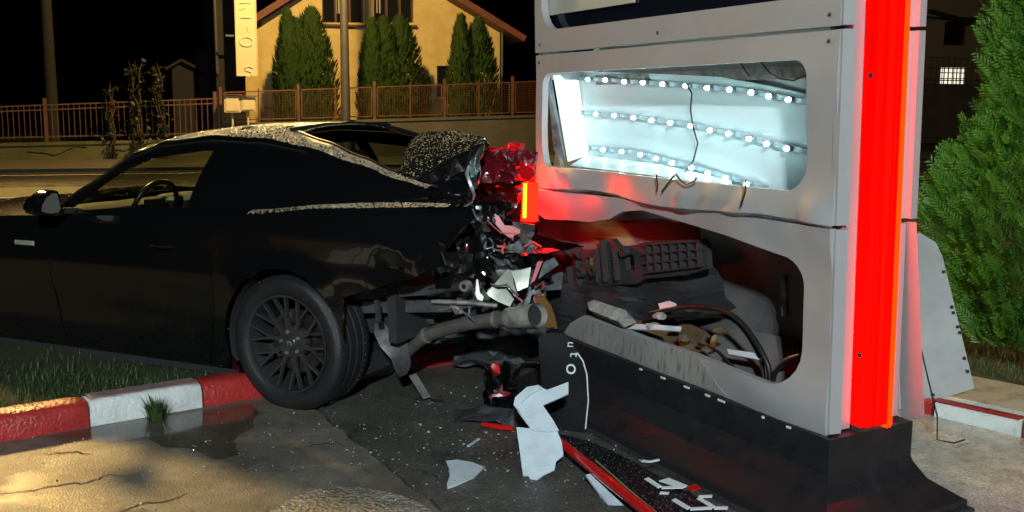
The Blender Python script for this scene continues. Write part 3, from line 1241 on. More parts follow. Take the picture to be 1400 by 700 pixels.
#@@SIGN
# ================================================================== the totem sign
S0 = Vector((1.158, 3.566, 0))
STH, LEAN = .4902, -.0254
totem = thing('totem_sign', 'tall grey filling station totem with torn lower panels and red light column', 'sign', S0)
TM = Matrix.Rotation(STH, 4, 'Z') @ Matrix.Rotation(LEAN, 4, 'Y')
totem.rotation_euler = TM.to_euler()
TI = TM.to_3x3().inverted()
TXW, TYW = TM.to_3x3() @ Vector((1, 0, 0)), TM.to_3x3() @ Vector((0, 1, 0))


def TL(px, py, xl=0.):
    p = onp(px, py, S0 + TXW * xl, TXW)
    return TI @ (p - S0)


def TE(px, py, yl=0.):
    p = onp(px, py, S0 + TYW * yl, TYW)
    return TI @ (p - S0)


def smooth01(t):
    t = max(0., min(1., t))
    return t * t * (3 - 2 * t)


LY = 2.13     # length of the sign face
# upper front
mb = MB()
mb.panel([(0, 1.79), (LY, 1.79), (LY, 4.3), (0, 4.3)], [rrect(.14, 1.9, 2.06, 3.3, .13)], .12, lambda u, v, t: Vector((t, u, v)), .04)
mb.build('upper_front_panel', M_CLAD, totem, smooth=30)
fr = MB().box((.075, 1.1, 2.6), (.02, 2.0, 1.5)).build('display_window', M_NAVY, totem)
a, b = TL(750, 24, .05), TL(866, 8, .05)
MB().box((.055, (a.y + b.y) / 2, a.z + .35), (.012, a.y - b.y, .68)).build('price_sheet', M_BEIGE, fr)
# mid front with the broken light window


def midmap(u, v, t):
    k = smooth01((1.30 - v) / .2)
    x = -.03 * k * (math.sin(math.pi * min(1, max(0, u / LY))) ** .6) + .012 * noise.noise(Vector((u * 3, v * 4, 0)))
    x -= .016 * k * abs(noise.noise(Vector((u * 5.5, v * 7, 3)))) * 2
    z = v
    # crushed upwards where the car went in
    c = smooth01((u - 1.1) / .5)
    x += c * .05 * k * math.sin((u - 1.1) * 6)
    if v < 1.2:
        z += .012 * math.sin(u * 5.0)
    return Vector((x + t, u, z))


mb = MB()
mb.panel([(0, 1.098), (LY, 1.098), (LY, 1.777), (0, 1.777)], [rrect(.145, 1.205, 2.06, 1.682, .1, rs=(.1, .1, .07, .07))], .045, midmap, .035)
mb.build('middle_front_panel', M_CLAD, totem, smooth=40)
mb = MB()
cs = []
for (dx, dz) in ((0, 0), (.012, -.012), (.05, -.02), (.09, -.012)):
    cs.append([midmap(LY * i / 50, 1.098, 0) + Vector((dx, 0, dz + .004 * math.sin(i * .9))) for i in range(51)])
mb.loft(cs)
mb.build('bent_flange', M_CLAD, totem, smooth=40)
# lower front: a torn C shape


def lowmap(u, v, t):
    k = smooth01((v - .9) / .19)
    x = -.012 * k - .03 * math.exp(-((u - .25) / .25) ** 2 - ((v - .4) / .1) ** 2) + .010 * noise.noise(Vector((u * 3.1, v * 4.2, 5)))
    c = smooth01((u - 1.25) / .4) * k
    x += -.05 * c + .03 * c * math.sin(u * 9)
    return Vector((x + t, u, v))


arc1 = [(.30 - .16 * math.sin(R(a_)), .616 - .16 * math.cos(R(a_))) for a_ in range(0, 91, 15)]
arc2 = [(.14 + .12 * (1 - math.cos(R(a_))), .85 + .11 * math.sin(R(a_))) for a_ in range(0, 91, 15)]
low = [(0, .328), (1.88, .328), (1.80, .40), (1.66, .468), (1.2, .463)] + arc1 + arc2 + [(.54, 1.0), (.9, 1.03), (1.15, 1.05), (1.30, 1.03), (1.40, .985), (1.6, .95), (1.8, .94), (2.05, .92), (2.12, .945), (LY, 1.088), (0, 1.088)]
mb = MB()
mb.panel(low, [], .04, lowmap, .03)
mb.build('lower_front_panel', M_CLAD, totem, smooth=40)
mb = MB()
mb.panel([(.55, .336), (1.86, .336), (1.65, .46), (.75, .457)], [], .05, lambda u, v, t: lowmap(u, v, t) + Vector((-.004, 0, 0)), .003)
mb.build('grimy_strip', M_CLADDIRT, totem, smooth=40)
# near end: strips either side of the red light column
mb = MB()
for z0, z1 in ((.335, 1.085), (1.1, 1.778), (1.792, 4.3)):
    mb.panel([(.002, z0), (.047, z0), (.047, z1), (.002, z1)], [], .3, lambda u, v, t: Vector((u, -.012 + t - .012 * (u > .03), v)), .03)
mb.build('corner_strip', M_CLAD, totem)
MB().box((.085, .016, 2.31), (.075, .02, 3.95)).build('light_channel', M_CLAD, totem)
for z in (.62, 1.62):
    MB().box((.122, -.03, z), (.006, .02, .016)).build('tube_clip', M_DARKIN, totem)
for z0, z1 in ((1.1, 1.778), (1.792, 4.3)):
    MB().box((.383, -.004, (z0 + z1) / 2), (.034, .03, z1 - z0)).build('corner_strip', M_CLAD, totem)
    MB().box((.329, .016, (z0 + z1) / 2), (.072, .02, z1 - z0)).build('light_channel', M_CLAD, totem)
MB().box((.335, .02, .71), (.085, .02, .74)).build('light_channel', M_CLAD, totem)
MB().box((.2, .045, 2.3), (.38, .02, 3.9)).build('end_plate', M_DARKIN, totem)


def prism(poly, z0, z1):
    mb = MB()
    n = len(poly)
    mb.add([(p[0], p[1], z) for z in (z0, z1) for p in poly], [list(range(n))[::-1], list(range(n, 2 * n))] + [[i, (i + 1) % n, (i + 1) % n + n, i + n] for i in range(n)])
    return mb


o = prism([(.120, .0), (.120, -.045), (.132, -.06), (.236, -.066), (.236, .0)], .352, 4.28).build('red_light_column', M_REDTUBE, totem)
prism([(.2365, 0), (.2365, -.0655), (.255, -.064), (.286, -.045), (.286, .0)], .335, 4.28).build('orange_light_edge', M_ORANGE, o)
MB().box((.19, -.02, .338), (.13, .04, .02)).build('end_cap', M_BLKPLASTIC, o)
# loose lower strip, kicked outwards
c = [TE(x, y, q) for x, y, q in ((1229, 306, .055), (1253, 304, -.03), (1264, 569, -.03), (1241, 573, .055))]
mid_t, mid_b = c[0].lerp(c[1], .45) + Vector((0, -.02, 0)), c[3].lerp(c[2], .45) + Vector((0, -.02, 0))
mb = MB()
mb.add([c[0], mid_t, c[1], c[2], mid_b, c[3], c[0] + Vector((0, .03, 0)), c[1] + Vector((0, .03, 0)), c[2] + Vector((0, .03, 0)), c[3] + Vector((0, .03, 0))],
       [(0, 1, 4, 5), (1, 2, 3, 4), (0, 6, 7, 2, 1), (5, 4, 3, 8, 9), (0, 5, 9, 6), (2, 7, 8, 3), (6, 9, 8, 7)])
mb.build('loose_corner_strip', M_CLAD, totem)
for z, y in ((1.83, .05), (1.83, 1.05), (1.83, 2.08), (1.74, .05), (1.74, 2.09), (1.14, .06), (1.04, .05), (.40, .05)):
    m2 = MB()
    m2.lathe([(.001, -.004), (.006, -.0035), (.008, .0)], 10, Matrix.Rotation(R(-90), 3, 'Z'))
    m2.v = [Vector(v) + Vector((-.001, y, z)) for v in m2.v]
    m2.build('screw', M_DKSTEEL, totem)
# structure and back
MB().box((.2, .11, 2.2), (.12, .1, 3.8)).build('steel_post', M_DKSTEEL, totem)
MB().box((.2, 2.02, 2.98), (.12, .1, 2.5)).build('steel_post', M_DKSTEEL, totem)
MB().box((.395, LY / 2, 3.05), (.02, LY - .02, 2.5)).build('upper_back_panel', M_CLAD, totem)
mb = MB()
mb.panel([(.06, .34), (1.2, .34), (1.9, .5), (2.05, 1.07), (.06, 1.07)], [], .09, lambda u, v, t: Vector((.37 + .02 * noise.noise(Vector((u * 2.4, v * 3, 2))) + t, u, v)), .012)
mb.build('lower_back_panel', M_DIRTMETAL, totem, smooth=40)
MB().box((.2, LY / 2, 4.32), (.42, LY + .04, .04)).build('top_cap', M_CLAD, totem)
MB().box((.2, LY - .012, 2.95), (.36, .02, 2.6)).build('far_end_plate', M_CLAD, totem)
MB().box((.24, 1.1, 1.735), (.2, 1.9, .05)).build('cross_member', M_STEEL, totem)
MB().box((.30, 1.05, 1.645), (.05, 1.85, .05)).build('cross_member', M_STEEL, totem)
MB().box((.2, 1.1, 1.07), (.3, 1.9, .03)).build('floor_tray', M_DIRTMETAL, totem)
# light box back sheet
bs = [TL(x, y, .27) for x, y in ((768, 96), (820, 98), (900, 101), (985, 105), (1050, 117), (1110, 131), (1116, 298), (1000, 268), (850, 245), (755, 232))]
mb = MB()
mb.panel([(p.y, p.z) for p in bs], [], .06, lambda u, v, t: Vector((.275 + .003 * math.sin(u * 4) + .008 * noise.noise(Vector((u * 4, v * 4, 0))) + t, u, v)), .006)
mb.build('light_box_back', M_WHITEBOX, totem, smooth=60)
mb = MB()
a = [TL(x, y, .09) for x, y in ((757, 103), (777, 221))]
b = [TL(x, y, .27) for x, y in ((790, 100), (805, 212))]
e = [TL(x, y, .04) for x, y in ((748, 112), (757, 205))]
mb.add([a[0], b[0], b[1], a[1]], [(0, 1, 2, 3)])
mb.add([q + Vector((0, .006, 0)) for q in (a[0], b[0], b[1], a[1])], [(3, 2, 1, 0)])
mb.build('light_box_side', emitter('glowing_side_sheet', (.80, 1.0, .98), 1.3), totem)  # emission stands in for LED light falling on this side sheet
mb = MB()
mb.add([e[0], a[0] + Vector((-.01, .01, 0)), a[1] + Vector((-.01, .01, 0)), e[1]], [(0, 1, 2, 3)])
mb.build('torn_inner_skin', M_BLUEGREY, totem)
mb = MB()
f_ = [TL(x, y, .05) for x, y in ((780, 226), (900, 241), (1000, 258))]
g_ = [TL(x, y, .26) for x, y in ((802, 212), (900, 224), (1000, 246))]
mb.loft([f_, g_])
mb.build('light_box_floor', M_WHITEBOX, totem)
# LED bars
cs7 = 400 / 966.
rows = [
    ([157, 210, 267, 330, 392, 457, 533, 604, 678, 750, 808, 873], [258, 262, 264, 270, 273, 278, 283, 290, 296, 305, 318, 329]),
    ([180, 236, 297, 360, 420, 482, 550, 614, 675, 743, 801, 867], [372, 377, 381, 388, 397, 405, 415, 430, 441, 458, 474, 490]),
    ([203, 260, 322, 383, 435, 488, 552, 607, 665, 735], [488, 494, 500, 510, 523, 537, 553, 570, 587, 607])]
ledmesh = basemesh = backled = None
for xs, ys in rows:
    P = [TL(720 + x * cs7, y * cs7, .245) for x, y in zip(xs, ys)]
    d0, d1 = (P[0] - P[1]).normalized(), (P[-1] - P[-2]).normalized()
    path = [P[0] + d0 * .05] + P + [P[-1] + d1 * .1]
    mb = MB()
    for p, q in zip(path, path[1:]):
        mb.bar(p + Vector((.014, 0, 0)), q + Vector((.014, 0, 0)), .022, .008, (1, 0, 0))
    bar_ = mb.build('led_bar', M_LEDBAR, totem)
    for p in P:
        if ledmesh is None:
            mb = MB()
            mb.lathe([(.0005, -.0125), (.0055, -.0095), (.0088, -.004), (.0096, .0), (.0096, .006)], 10, Matrix.Rotation(R(-90), 3, 'Z'), True)
            o = mb.build('led', M_LED, bar_, smooth=50)
            ledmesh = o.data
        else:
            o = bpy.data.objects.new('led', ledmesh)
            COL.objects.link(o)
            o.parent = bar_
        o.location = p + Vector((-.016, 0, 0))
        if basemesh is None:
            ob = MB().tube([Vector((.012, 0, 0)), Vector((-.009, 0, 0))], .011, 8).build('led_base', M_LEDBAR, bar_)
            basemesh = ob.data
        else:
            ob = bpy.data.objects.new('led_base', basemesh)
            COL.objects.link(ob)
            ob.parent = bar_
        ob.location = p
# LEDs of the other face, uncovered since the back panel fell off
for z in (1.2, 1.4, 1.6):
    mb = MB()
    mb.box((.32 if z > 1 else .40, 1.0, z), (.008, 1.8, .034))
    bar_ = mb.build('led_bar', M_LEDBAR, totem)
    for k in range(10):
        if backled is None:
            backled = ledmesh.copy()
            backled.materials[0] = M_LEDBACK
        o = bpy.data.objects.new('led', backled)
        COL.objects.link(o)
        o.parent = bar_
        o.rotation_euler = (0, 0, math.pi)
        o.location = (.335 if z > 1 else .415, .25 + k * .17, z)
MB().box((.305, 1.0, 1.4), (.006, 1.9, .6)).build('light_box_back', M_WHITEBOX, totem)
# wires over the light box
wires = [[(938, 114), (946, 128), (944, 150), (947, 172), (954, 196), (948, 220), (936, 236)], [(1040, 84), (1052, 100), (1066, 108), (1085, 110), (1103, 102)], [(1012, 85), (1018, 96), (1024, 104)], [(1020, 246), (1019, 262), (1013, 282)],
         [(897, 238), (899, 252), (898, 262)], [(924, 238), (930, 246), (938, 252), (950, 247), (952, 243)], [(905, 262), (915, 248), (922, 240)]]
for i, wv in enumerate(wires):
    P = [TL(x, y, .22 if i < 3 else -.06) for x, y in wv]
    MB().tube(P, .0038, 6).build('wire', M_CABLE, totem)

# plinth
mb = MB()
pl = [(0.006, .327), (.004, .19), (.012, .17), (.06, .11), (.17, .055), (.185, .05), (.187, .0), (.187, -.03)]
rings = []
for off, z in pl:
    x0, x1, y0, y1 = -.02 - off, .40 + off * .62, -.035 - off * .95, 2.0 + off * .5
    rings.append([Vector(p_) for p_ in ((x0, y1, z), (x0, 1.0, z), (x0, y0, z), (x1 * .5, y0, z), (x1, y0, z), (x1, y1, z))])
n = 6
for i in range(len(rings) - 1):
    mb.add(rings[i] + rings[i + 1], [(k, (k + 1) % n, (k + 1) % n + n, k + n) for k in range(n)])
mb.add(rings[0], [list(range(n))])
mb.build('plinth', M_PLINTH, totem, smooth=25)
mb = MB()
x0, x1, y0, y1 = -.225, .535, -.235, 2.1
mb.box(((x0 + x1) / 2, (y0 + y1) / 2, .008), (x1 - x0, y1 - y0, .028))
mb.build('foot_plate', M_DKSTEEL, totem, bevel=.008)
rr = random.Random(8)
for y, l in ((.95, .05), (1.12, .03), (.78, .06), (.64, .045), (.55, .07), (.30, .02), (.16, .035)):
    mb = MB()
    mb.box((-.032, y, .319), (.006, l * .6, .008))
    mb.build('lit_gap_dash', M_LETTER, totem)  # pale dashes stand in for light showing through gaps above the plinth

# the lit lower end of the far light column, bent out past the face
a, b = TE(725, 250, 1.97), TE(724, 302, 1.97)
MB().tube([a, a.lerp(b, .5), b], .042, 12).build('far_light_cover', emitter('far_red_light', (1.0, .0007, .0002), 80), totem, smooth=50)
MB().tube([a + Vector((-.033, -.012, 0)), b + Vector((-.033, -.012, .02))], .013, 8).build('far_light_tube', M_ORANGE2, totem, smooth=50)

sh_ = [b + Vector(v) for v in ((-.26, -.40, -.11), (.08, -.40, -.09), (.10, .18, -.09), (-.26, .16, -.12))]
mb = MB()
mb.panel([(0, 0), (1, 0), (1, 1), (0, 1)], [], .12, lambda u, v, t: (sh_[0] * (1 - u) + sh_[1] * u) * (1 - v) + (sh_[3] * (1 - u) + sh_[2] * u) * v + Vector((.02, .02, .018)) * noise.noise(Vector((u * 4, v * 4, 3))) - Vector((0, 0, t)), .006)
mb.build('red_light_shield', M_PAINT, totem, smooth=25)  # plate added under the red lamp to keep its light off the plinth

# loose cladding sheet leaning behind the sign
pn = Vector((-.25, -.9, .32)).normalized()
pq = W(1300, 541, .11)
poly = [onp(x, y, pq, pn) for x, y in ((1236, 322), (1258, 318), (1280, 331), (1289, 351), (1332, 531), (1300, 541), (1262, 553), (1228, 560))]
ctr = sum(poly, Vector()) / len(poly)
base = Vector((pq.x, pq.y, .1))


def plate(name, pts, P, n, th, m, label=None, cat=None, step=.06, wave=0., parent=None, group=None, loc=None):
    n = Vector(n).normalized()
    P = Vector(P)
    ux = n.cross(Vector((0, 0, 1)))
    if ux.length < .1:
        ux = Vector((1, 0, 0))
    ux.normalize()
    uy = ux.cross(n) * -1
    uv = []
    for q in pts:
        w = onp(q[0], q[1], P, n) if len(q) == 2 else Vector(q)
        uv.append(((w - P).dot(ux), (w - P).dot(uy)))
    mb = MB()
    mb.panel(uv, [], step, lambda u, v, t: P + ux * u + uy * v + n * (wave * noise.noise(Vector((u * 5, v * 5, len(pts)))) - t), th)
    o = mb.build(name, m, parent, smooth=35, loc=loc)
    if label:
        tag(o, label, cat, group)
    return o


o = plate('fallen_cladding_sheet', [(1236, 322), (1258, 318), (1280, 331), (1289, 351), (1332, 531), (1300, 541), (1262, 553), (1228, 560)], pq, pn, .006, mat('sheet_inner_face', (.22, .22, .215), .5, .1, col2=(.17, .17, .165), scale=5),
          'large loose grey cladding sheet leaning behind the red light column', 'sheet', .12, .012, loc=base)
rr = random.Random(4)
mb = MB()
for x, y in ((1290, 372), (1301, 420), (1303, 428), (1309, 447), (1312, 455), (1318, 490), (1322, 508), (1275, 540)):
    p = onp(x, y, pq, pn) + pn * .014
    mb.box(p - base, (.012, .012, .012))
mb.build('rivet_hole', M_DARKIN, o)
# its thin wire trailing on the pad
P = [W(1262, 487, .55), W(1272, 515, .35), W(1285, 548, .15), W(1296, 578, .05), W(1302, 603, .012)]
mb = MB()
mb.tube([Vector((1.93, 4.75, .5)), Vector((1.93, 4.6, .32)), Vector((1.95, 4.48, .12)), Vector((1.93, 4.42, .03)), Vector((2.0, 4.40, .022)), Vector((2.07, 4.45, .022))], .004, 6)
tag(mb.build('trailing_wire', M_CABLE, loc=(1.95, 4.45, 0)), 'thin stiff wire standing on the concrete pad beside the loose sheet', 'wire')

# ------------------------------------------------------------------ pad, right kerb, lawn
pad = [W(1150, 640), W(1195, 760), W(1440, 760), W(1475, 625), W(1400, 603), W(1272, 571), W(1190, 545)]
struct(flat('sign_pad', [(p.x, p.y) for p in pad], .012, M_PAD, None, .02))
kA, kB = W(1268, 570), W(1470, 617)
kd = (kB - kA).normalized()
kn = Vector((kd.y, -kd.x, 0))
if kn.y > 0:
    kn = -kn
Lk = (kB - kA).length
cuts = [(-.45, .02, M_KERB_RED, 'short red kerb end beside the loose grey sheet'), (.03, (W(1393, 601) - kA).length, M_KERB_WHITE, 'white painted kerb stone in front of the green conifer'), ((W(1395, 601) - kA).length, Lk, M_KERB_RED, 'red kerb stone at the foot of the conifer bed corner')]
for a, b, m, lb in cuts:
    c = kA + kd * ((a + b) / 2)
    root = thing('kerb_stone', lb, 'kerb stone', c, math.atan2(kd.y, kd.x), 'painted kerb stones edging the conifer bed')
    L = b - a - .006
    sy = 1 if Vector((-kd.y, kd.x, 0)).dot(-kn) > 0 else -1
    mb = MB()
    prof = [(0, -.02), (0, .075), (.015, .09), (.12, .095), (.13, -.02)]
    secs = [[Vector((-L / 2 + L * k / 5, y * sy, z)) for y, z in prof] for k in range(6)]
    mb.loft(secs)
    mb.f.append(list(range(5)))
    mb.f.append([25 + q for q in range(4, -1, -1)])
    mb.build('kerb_body', m, root, smooth=35)
    if m is M_KERB_WHITE:
        MB().box((0, .01 * sy, .0965), (L, .05, .006)).build('worn_top', M_KERB_RED, root)
bk = -kn
pv = [kA + bk * .131 - kd * .5, kA + bk * .131 + kd * Lk, kA + bk * .65 + kd * Lk, kA + bk * .62 - kd * .55]
struct(flat('bed_paving', [(p.x, p.y) for p in pv], .088, M_PAVE, None, .1))
lw = [kA + bk * .63 - kd * .9, kA + bk * .63 + kd * 2.4, kA + bk * 4.5 + kd * 3.5, kA + bk * 4.5 - kd * .6]
struct(flat('lawn_bed', [(p.x, p.y) for p in lw], .10, M_SOIL, None, .12))
mb = MB()
rr = random.Random(21)
for i in range(6500):
    p = kA + bk * rr.uniform(.62, 2.6) + kd * rr.uniform(-.6, 1.6)
    blade(mb, (p.x, p.y, .095), rr.uniform(.025, .06), rr.uniform(0, 6.28), rr.uniform(.005, .03), rr.uniform(.0018, .0035))
tag(mb.build('bed_grass', M_GRASS), 'short green grass round the foot of the conifer', 'grass', kind='stuff')

# ------------------------------------------------------------------ big thuja on the right
TB = Vector((2.86, 5.38, .09))
root = thing('thuja_tree', 'big feathery bright green conifer beside the loose grey sheet', 'tree', TB)
mb = MB()
mb.tube([(0, 0, 0), (.02, .01, .9), (0, .02, 1.8), (0, 0, 3.1)], [.06, .05, .035, .01], 8)
rr = random.Random(31)
limbs = []
for i in range(70):
    z = rr.uniform(.35, 2.9)
    a = rr.uniform(0, 6.283)
    L = max(.1, .5 * (1 - z / 3.3))
    mb.tube([(0, 0, z), (math.cos(a) * L * .6, math.sin(a) * L * .6, z + .1), (math.cos(a) * L, math.sin(a) * L, z + .25)], [.012, .008, .003], 4)
mb.build('trunk', M_BARK, root)
mb = MB()
prof = [(.15, .30), (.35, .40), (.6, .52), (.85, .63), (1.1, .54), (1.4, .43), (1.7, .38), (2.0, .35), (2.5, .27), (3.2, .05)]
for i in range(10500):
    z = .2 + rr.random() ** 1.05 * 2.9
    a = rr.uniform(0, 6.283)
    if math.sin(a) > .35 and rr.random() < .75:
        continue
    lump = 1 + .30 * noise.noise(Vector((math.cos(a) * 2.1, math.sin(a) * 2.1, z * 2.3))) + .12 * noise.noise(Vector((math.cos(a) * 6, math.sin(a) * 6, z * 7)))
    rad = lerp(prof, z) * lump
    r = rad * (rr.uniform(.8, 1.0) if rr.random() < .75 else rr.uniform(.4, .8))
    c = Vector((r * math.cos(a), r * math.sin(a), z))
    out = Vector((math.cos(a), math.sin(a), 0))
    d = (out * rr.uniform(.5, 1.0) + Vector((rr.uniform(-.3, .3), rr.uniform(-.3, .3), rr.uniform(.25, 1.0)))).normalized()
    sd = d.cross(Vector((rr.uniform(-1, 1), rr.uniform(-1, 1), rr.uniform(-.3, .3)))).normalized()
    nn = d.cross(sd)
    L = rr.uniform(.09, .19)
    st = c - d * L * .5
    mb.add([st - sd * .0022, st + sd * .0022, st + d * L], [(0, 1, 2)])
    K_ = 6
    for k in range(K_):
        t = .12 + .8 * k / K_
        p = st + d * L * t
        ll = L * .42 * (1 - t * .62)
        for s in (-1, 1):
            q = (d * .75 + sd * s * .7 + nn * rr.uniform(-.25, .1)).normalized()
            w = q.cross(nn).normalized() * .0055
            mb.add([p, p + q * ll * .5 + w, p + q * ll, p + q * ll * .5 - w], [(0, 1, 2, 3)])
mb.build('crown', M_THUJA, root)
#@@CAR
# ================================================================== the crashed car
CTH, CPT, CRL = .4864, -.0217, -.0139
cfw = Vector((-math.cos(CTH) * math.cos(CPT), math.sin(CTH) * math.cos(CPT), math.sin(CPT)))
clf = Vector((-math.sin(CTH), -math.cos(CTH), 0))
cup = cfw.cross(clf)
cl2 = clf * math.cos(CRL) + cup * math.sin(CRL)
cup = cfw.cross(cl2)
C0 = Vector((-.675, 5.748, .0))
car = thing('crashed_car', 'black sports coupe with its rear end crushed against the totem sign', 'car', C0)
CM = Matrix((cfw, cl2, cup)).transposed()
car.rotation_euler = CM.to_euler()
CI = CM.inverted()


def cl(px, py, yy):
    p = onp(px, py, C0 + cl2 * yy, cl2)
    return CI @ (p - C0)


def cxz(px, py, yy):
    v = cl(px, py, yy)
    return (v.x, v.z)


PROF = [(.12, .86), (.18, .912), (.24, .935), (.34, .948), (.5, .957), (.64, .956), (.70, .952), (.75, .940), (.82, .930), (.90, .918), (.96, .902), (1.0, .885), (1.05, .855)]
PLAN = [(-1.15, .95), (-.6, .99), (-.1, 1.005), (.4, .99), (1.2, .985), (2.0, .985), (2.7, .99), (3.2, .95), (3.45, .88), (3.66, .72)]
SH = [(3.66, .66), (3.4, .76), (3.2, .81), (2.7, .88), (2.0, .92), (1.7, .93), (1.0, .948), (.6, .965), (.22, .985), (-.2, 1.025), (-.8, 1.045), (-1.1, 1.05)]
BY = [(1.86, .82), (1.6, .868), (1.0, .88), (.6, .872), (.2, .84), (-.2, .79), (-.55, .735), (-.75, .71)]
BZ = [(1.86, .935), (1.6, .95), (1.0, .972), (.6, .985), (.2, 1.0), (-.2, 1.033), (-.55, 1.058), (-.75, 1.065)]
RY = [(1.86, .775), (1.6, .70), (1.3, .62), (1.1, .585), (.75, .565), (.4, .565), (.1, .585), (-.25, .635), (-.55, .69), (-.75, .70)]
RZ = [(1.86, .945), (1.6, 1.10), (1.3, 1.275), (1.1, 1.335), (.75, 1.365), (.4, 1.35), (.1, 1.305), (-.25, 1.225), (-.55, 1.15), (-.75, 1.105)]
RCZ = [(1.35, 1.34), (1.1, 1.39), (.8, 1.415), (.5, 1.42), (.28, 1.405)]


def BYX(x, z):
    y = lerp(PROF, z) * lerp(PLAN, x)
    for wx in (0., 2.72):
        r = math.hypot(x - wx, z - .345)
        y += .014 * math.exp(-((r - .385) / .05) ** 2)
    # scalloped door
    if .4 < x < 2.2:
        y -= .018 * math.exp(-((z - .42) / .13) ** 2) * math.sin(math.pi * (x - .4) / 1.8)
    return y


def sidemap(sg):
    return lambda u, v, t: Vector((u, sg * (BYX(u, v) - t), v))


def archpts(wx, r=.385, a0=-28, a1=208, n=22):
    return [(wx + r * math.cos(R(a0 + (a1 - a0) * i / n)), .345 + r * math.sin(R(a0 + (a1 - a0) * i / n))) for i in range(n + 1)]


def shline(x0, x1, n):
    return [(x0 + (x1 - x0) * i / n, lerp(SH, x0 + (x1 - x0) * i / n)) for i in range(n + 1)]


sill = .165
rear_jag = [cxz(x, y, .9) for x, y in ((478, 404), (520, 392), (562, 381), (590, 372), (606, 362), (598, 345), (612, 332), (622, 316), (640, 300), (632, 288))]
door_rear = [(.52, .93), (.47, .75), (.46, .5), (.50, .3), (.56, sill)]
for sg in (1, -1):
    # quarter panel
    a = archpts(0., a0=-12)
    fa = [p for p in a if p[1] > sill]
    outl = [(door_rear[4][0] - .008, sill)] + [(p[0] - .008, p[1]) for p in reversed(door_rear[:4])] + [(.515, lerp(SH, .515))] + shline(.5, -.93, 24)
    if sg == 1:
        outl += list(reversed(rear_jag))
    else:
        outl += [(-.95, .8), (-.82, .55), (-.7, .42)]
    # arch traversed from rear to front
    back = [p for p in archpts(0., a0=-8, a1=200)]
    arch = [p for p in back if p[0] > -.36 or p[1] > .38]
    arch = list(reversed(arch))
    outl += [p for p in arch if p[1] > sill + .01] + [(.33, sill)]
    mb = MB()
    qm = sidemap(sg)

    def qmap(u, v, t, qm=qm, sg=sg):
        p = qm(u, v, t)
        k = smooth01((-.38 - u) / .45)
        q_ = Vector((u * 5.5, v * 6.5, 3.3))
        d = k * (.05 * abs(noise.noise(q_)) + .03 * abs(noise.noise(q_ * 2.1)))
        return p + Vector((0, -sg * d, .02 * k * noise.noise(q_ * 1.3)))
    mb.panel(outl, [], .04, qmap, .012)
    q = mb.build('quarter_panel', M_PAINT, car, smooth=35)
    if sg == 1:
        QUARTER = q
    # door
    dl = [(1.60, sill), (1.66, .3), (1.70, .6), (1.70, .9)] + shline(1.70, .528, 16) + door_rear
    mb = MB()
    mb.panel(dl, [], .05, sidemap(sg), .012)
    dr = mb.build('door', M_PAINT, car, smooth=35)
    mb = MB()
    c = [Vector((.72 + .19 * i / 6, sg * (BYX(.72 + .19 * i / 6, .80) + .004 + .026 * math.sin(math.pi * i / 6)), .80 + .006 * i / 6)) for i in range(7)]
    mb.tube(c, [.008, .013, .014, .014, .014, .013, .008], 8)
    mb.build('door_handle', M_PAINT, dr, smooth=50)
    # front fender
    fa = [p for p in archpts(2.72) if p[1] > sill]
    fl = [(1.708, .9), (1.708, .6), (1.668, .3), (1.608, sill), (2.30, sill)] + [p for p in reversed(fa)] + [(3.15, .17), (3.4, .2), (3.46, .5)] + shline(3.46, 1.708, 24)
    mb = MB()
    mb.panel(fl, [], .06, sidemap(sg), .012)
    fd = mb.build('front_fender', M_PAINT, car, smooth=35)
    if sg == 1:
        MB().box((1.93, BYX(1.93, .78) + .003, .765), (.17, .008, .028)).build('fender_badge', M_CHROME, fd, bevel=.004)
    # sill
    mb = MB()
    mb.loft([[Vector((x, sg * BYX(x, sill) - sg * .004, sill + .004)) for x in np.linspace(.36, 2.33, 20)], [Vector((x, sg * .885, .125)) for x in np.linspace(.36, 2.33, 20)], [Vector((x, sg * .7, .12)) for x in np.linspace(.36, 2.33, 20)]])
    mb.build('sill', M_BLKPLASTIC, car, smooth=40)
    # haunch / belt ledge
    xs = list(np.linspace(1.84, -.9, 60))
    cs_ = []
    for k, t in enumerate((0, .12, .35, .65, .9, 1)):
        row = []
        for x in xs:
            sy_, sz = BYX(x, lerp(SH, x)), lerp(SH, x)
            by, bz = lerp(BY, x), lerp(BZ, x)
            hump = .008 * math.sin(math.pi * t) * (1 if x < .5 else .4)
            row.append(Vector((x, sg * (sy_ + (by - sy_) * t), sz + (bz - sz) * t ** 1.2 + hump)))
        cs_.append(row)
    mb = MB()
    mb.loft(cs_)
    lg = mb.build('shoulder', M_PAINT, car, smooth=45)
    if sg == 1:
        LEDGE = lg

    # greenhouse side
    def gmap(u, v, t, sg=sg):
        by, bz, ry, rz = lerp(BY, u), lerp(BZ, u), lerp(RY, u), lerp(RZ, u)
        bul = .025 * math.sin(math.pi * min(1, max(0, v))) * min(1, (rz - bz) / .25)
        return Vector((u, sg * (by + (ry - by) * v + bul - t), bz + (rz - bz) * v))
    dw = [(.69, .05), (1.62, .05), (1.54, .36), (1.43, .56), (1.30, .69), (1.12, .76), (.69, .80)]
    qw = [(.60, .08), (.60, .80), (.20, .74), (.07, .68), (.05, .58), (.30, .10)]
    so = [(-.72, 0), (1.84, 0), (1.84, 1), (-.72, 1)]
    mb = MB()
    mb.panel(so, [dw, qw], .06, gmap, .015)
    mb.build('side_frame', M_PAINT, car, smooth=40)
    mb = MB()
    mb.panel(dw, [], .1, lambda u, v, t: gmap(u, v, t + .008))
    mb.build('side_window', glass('side_glass', (.62, .66, .60)), car, smooth=60)
    mb = MB()
    mb.panel(qw, [], .1, lambda u, v, t: gmap(u, v, t + .006))
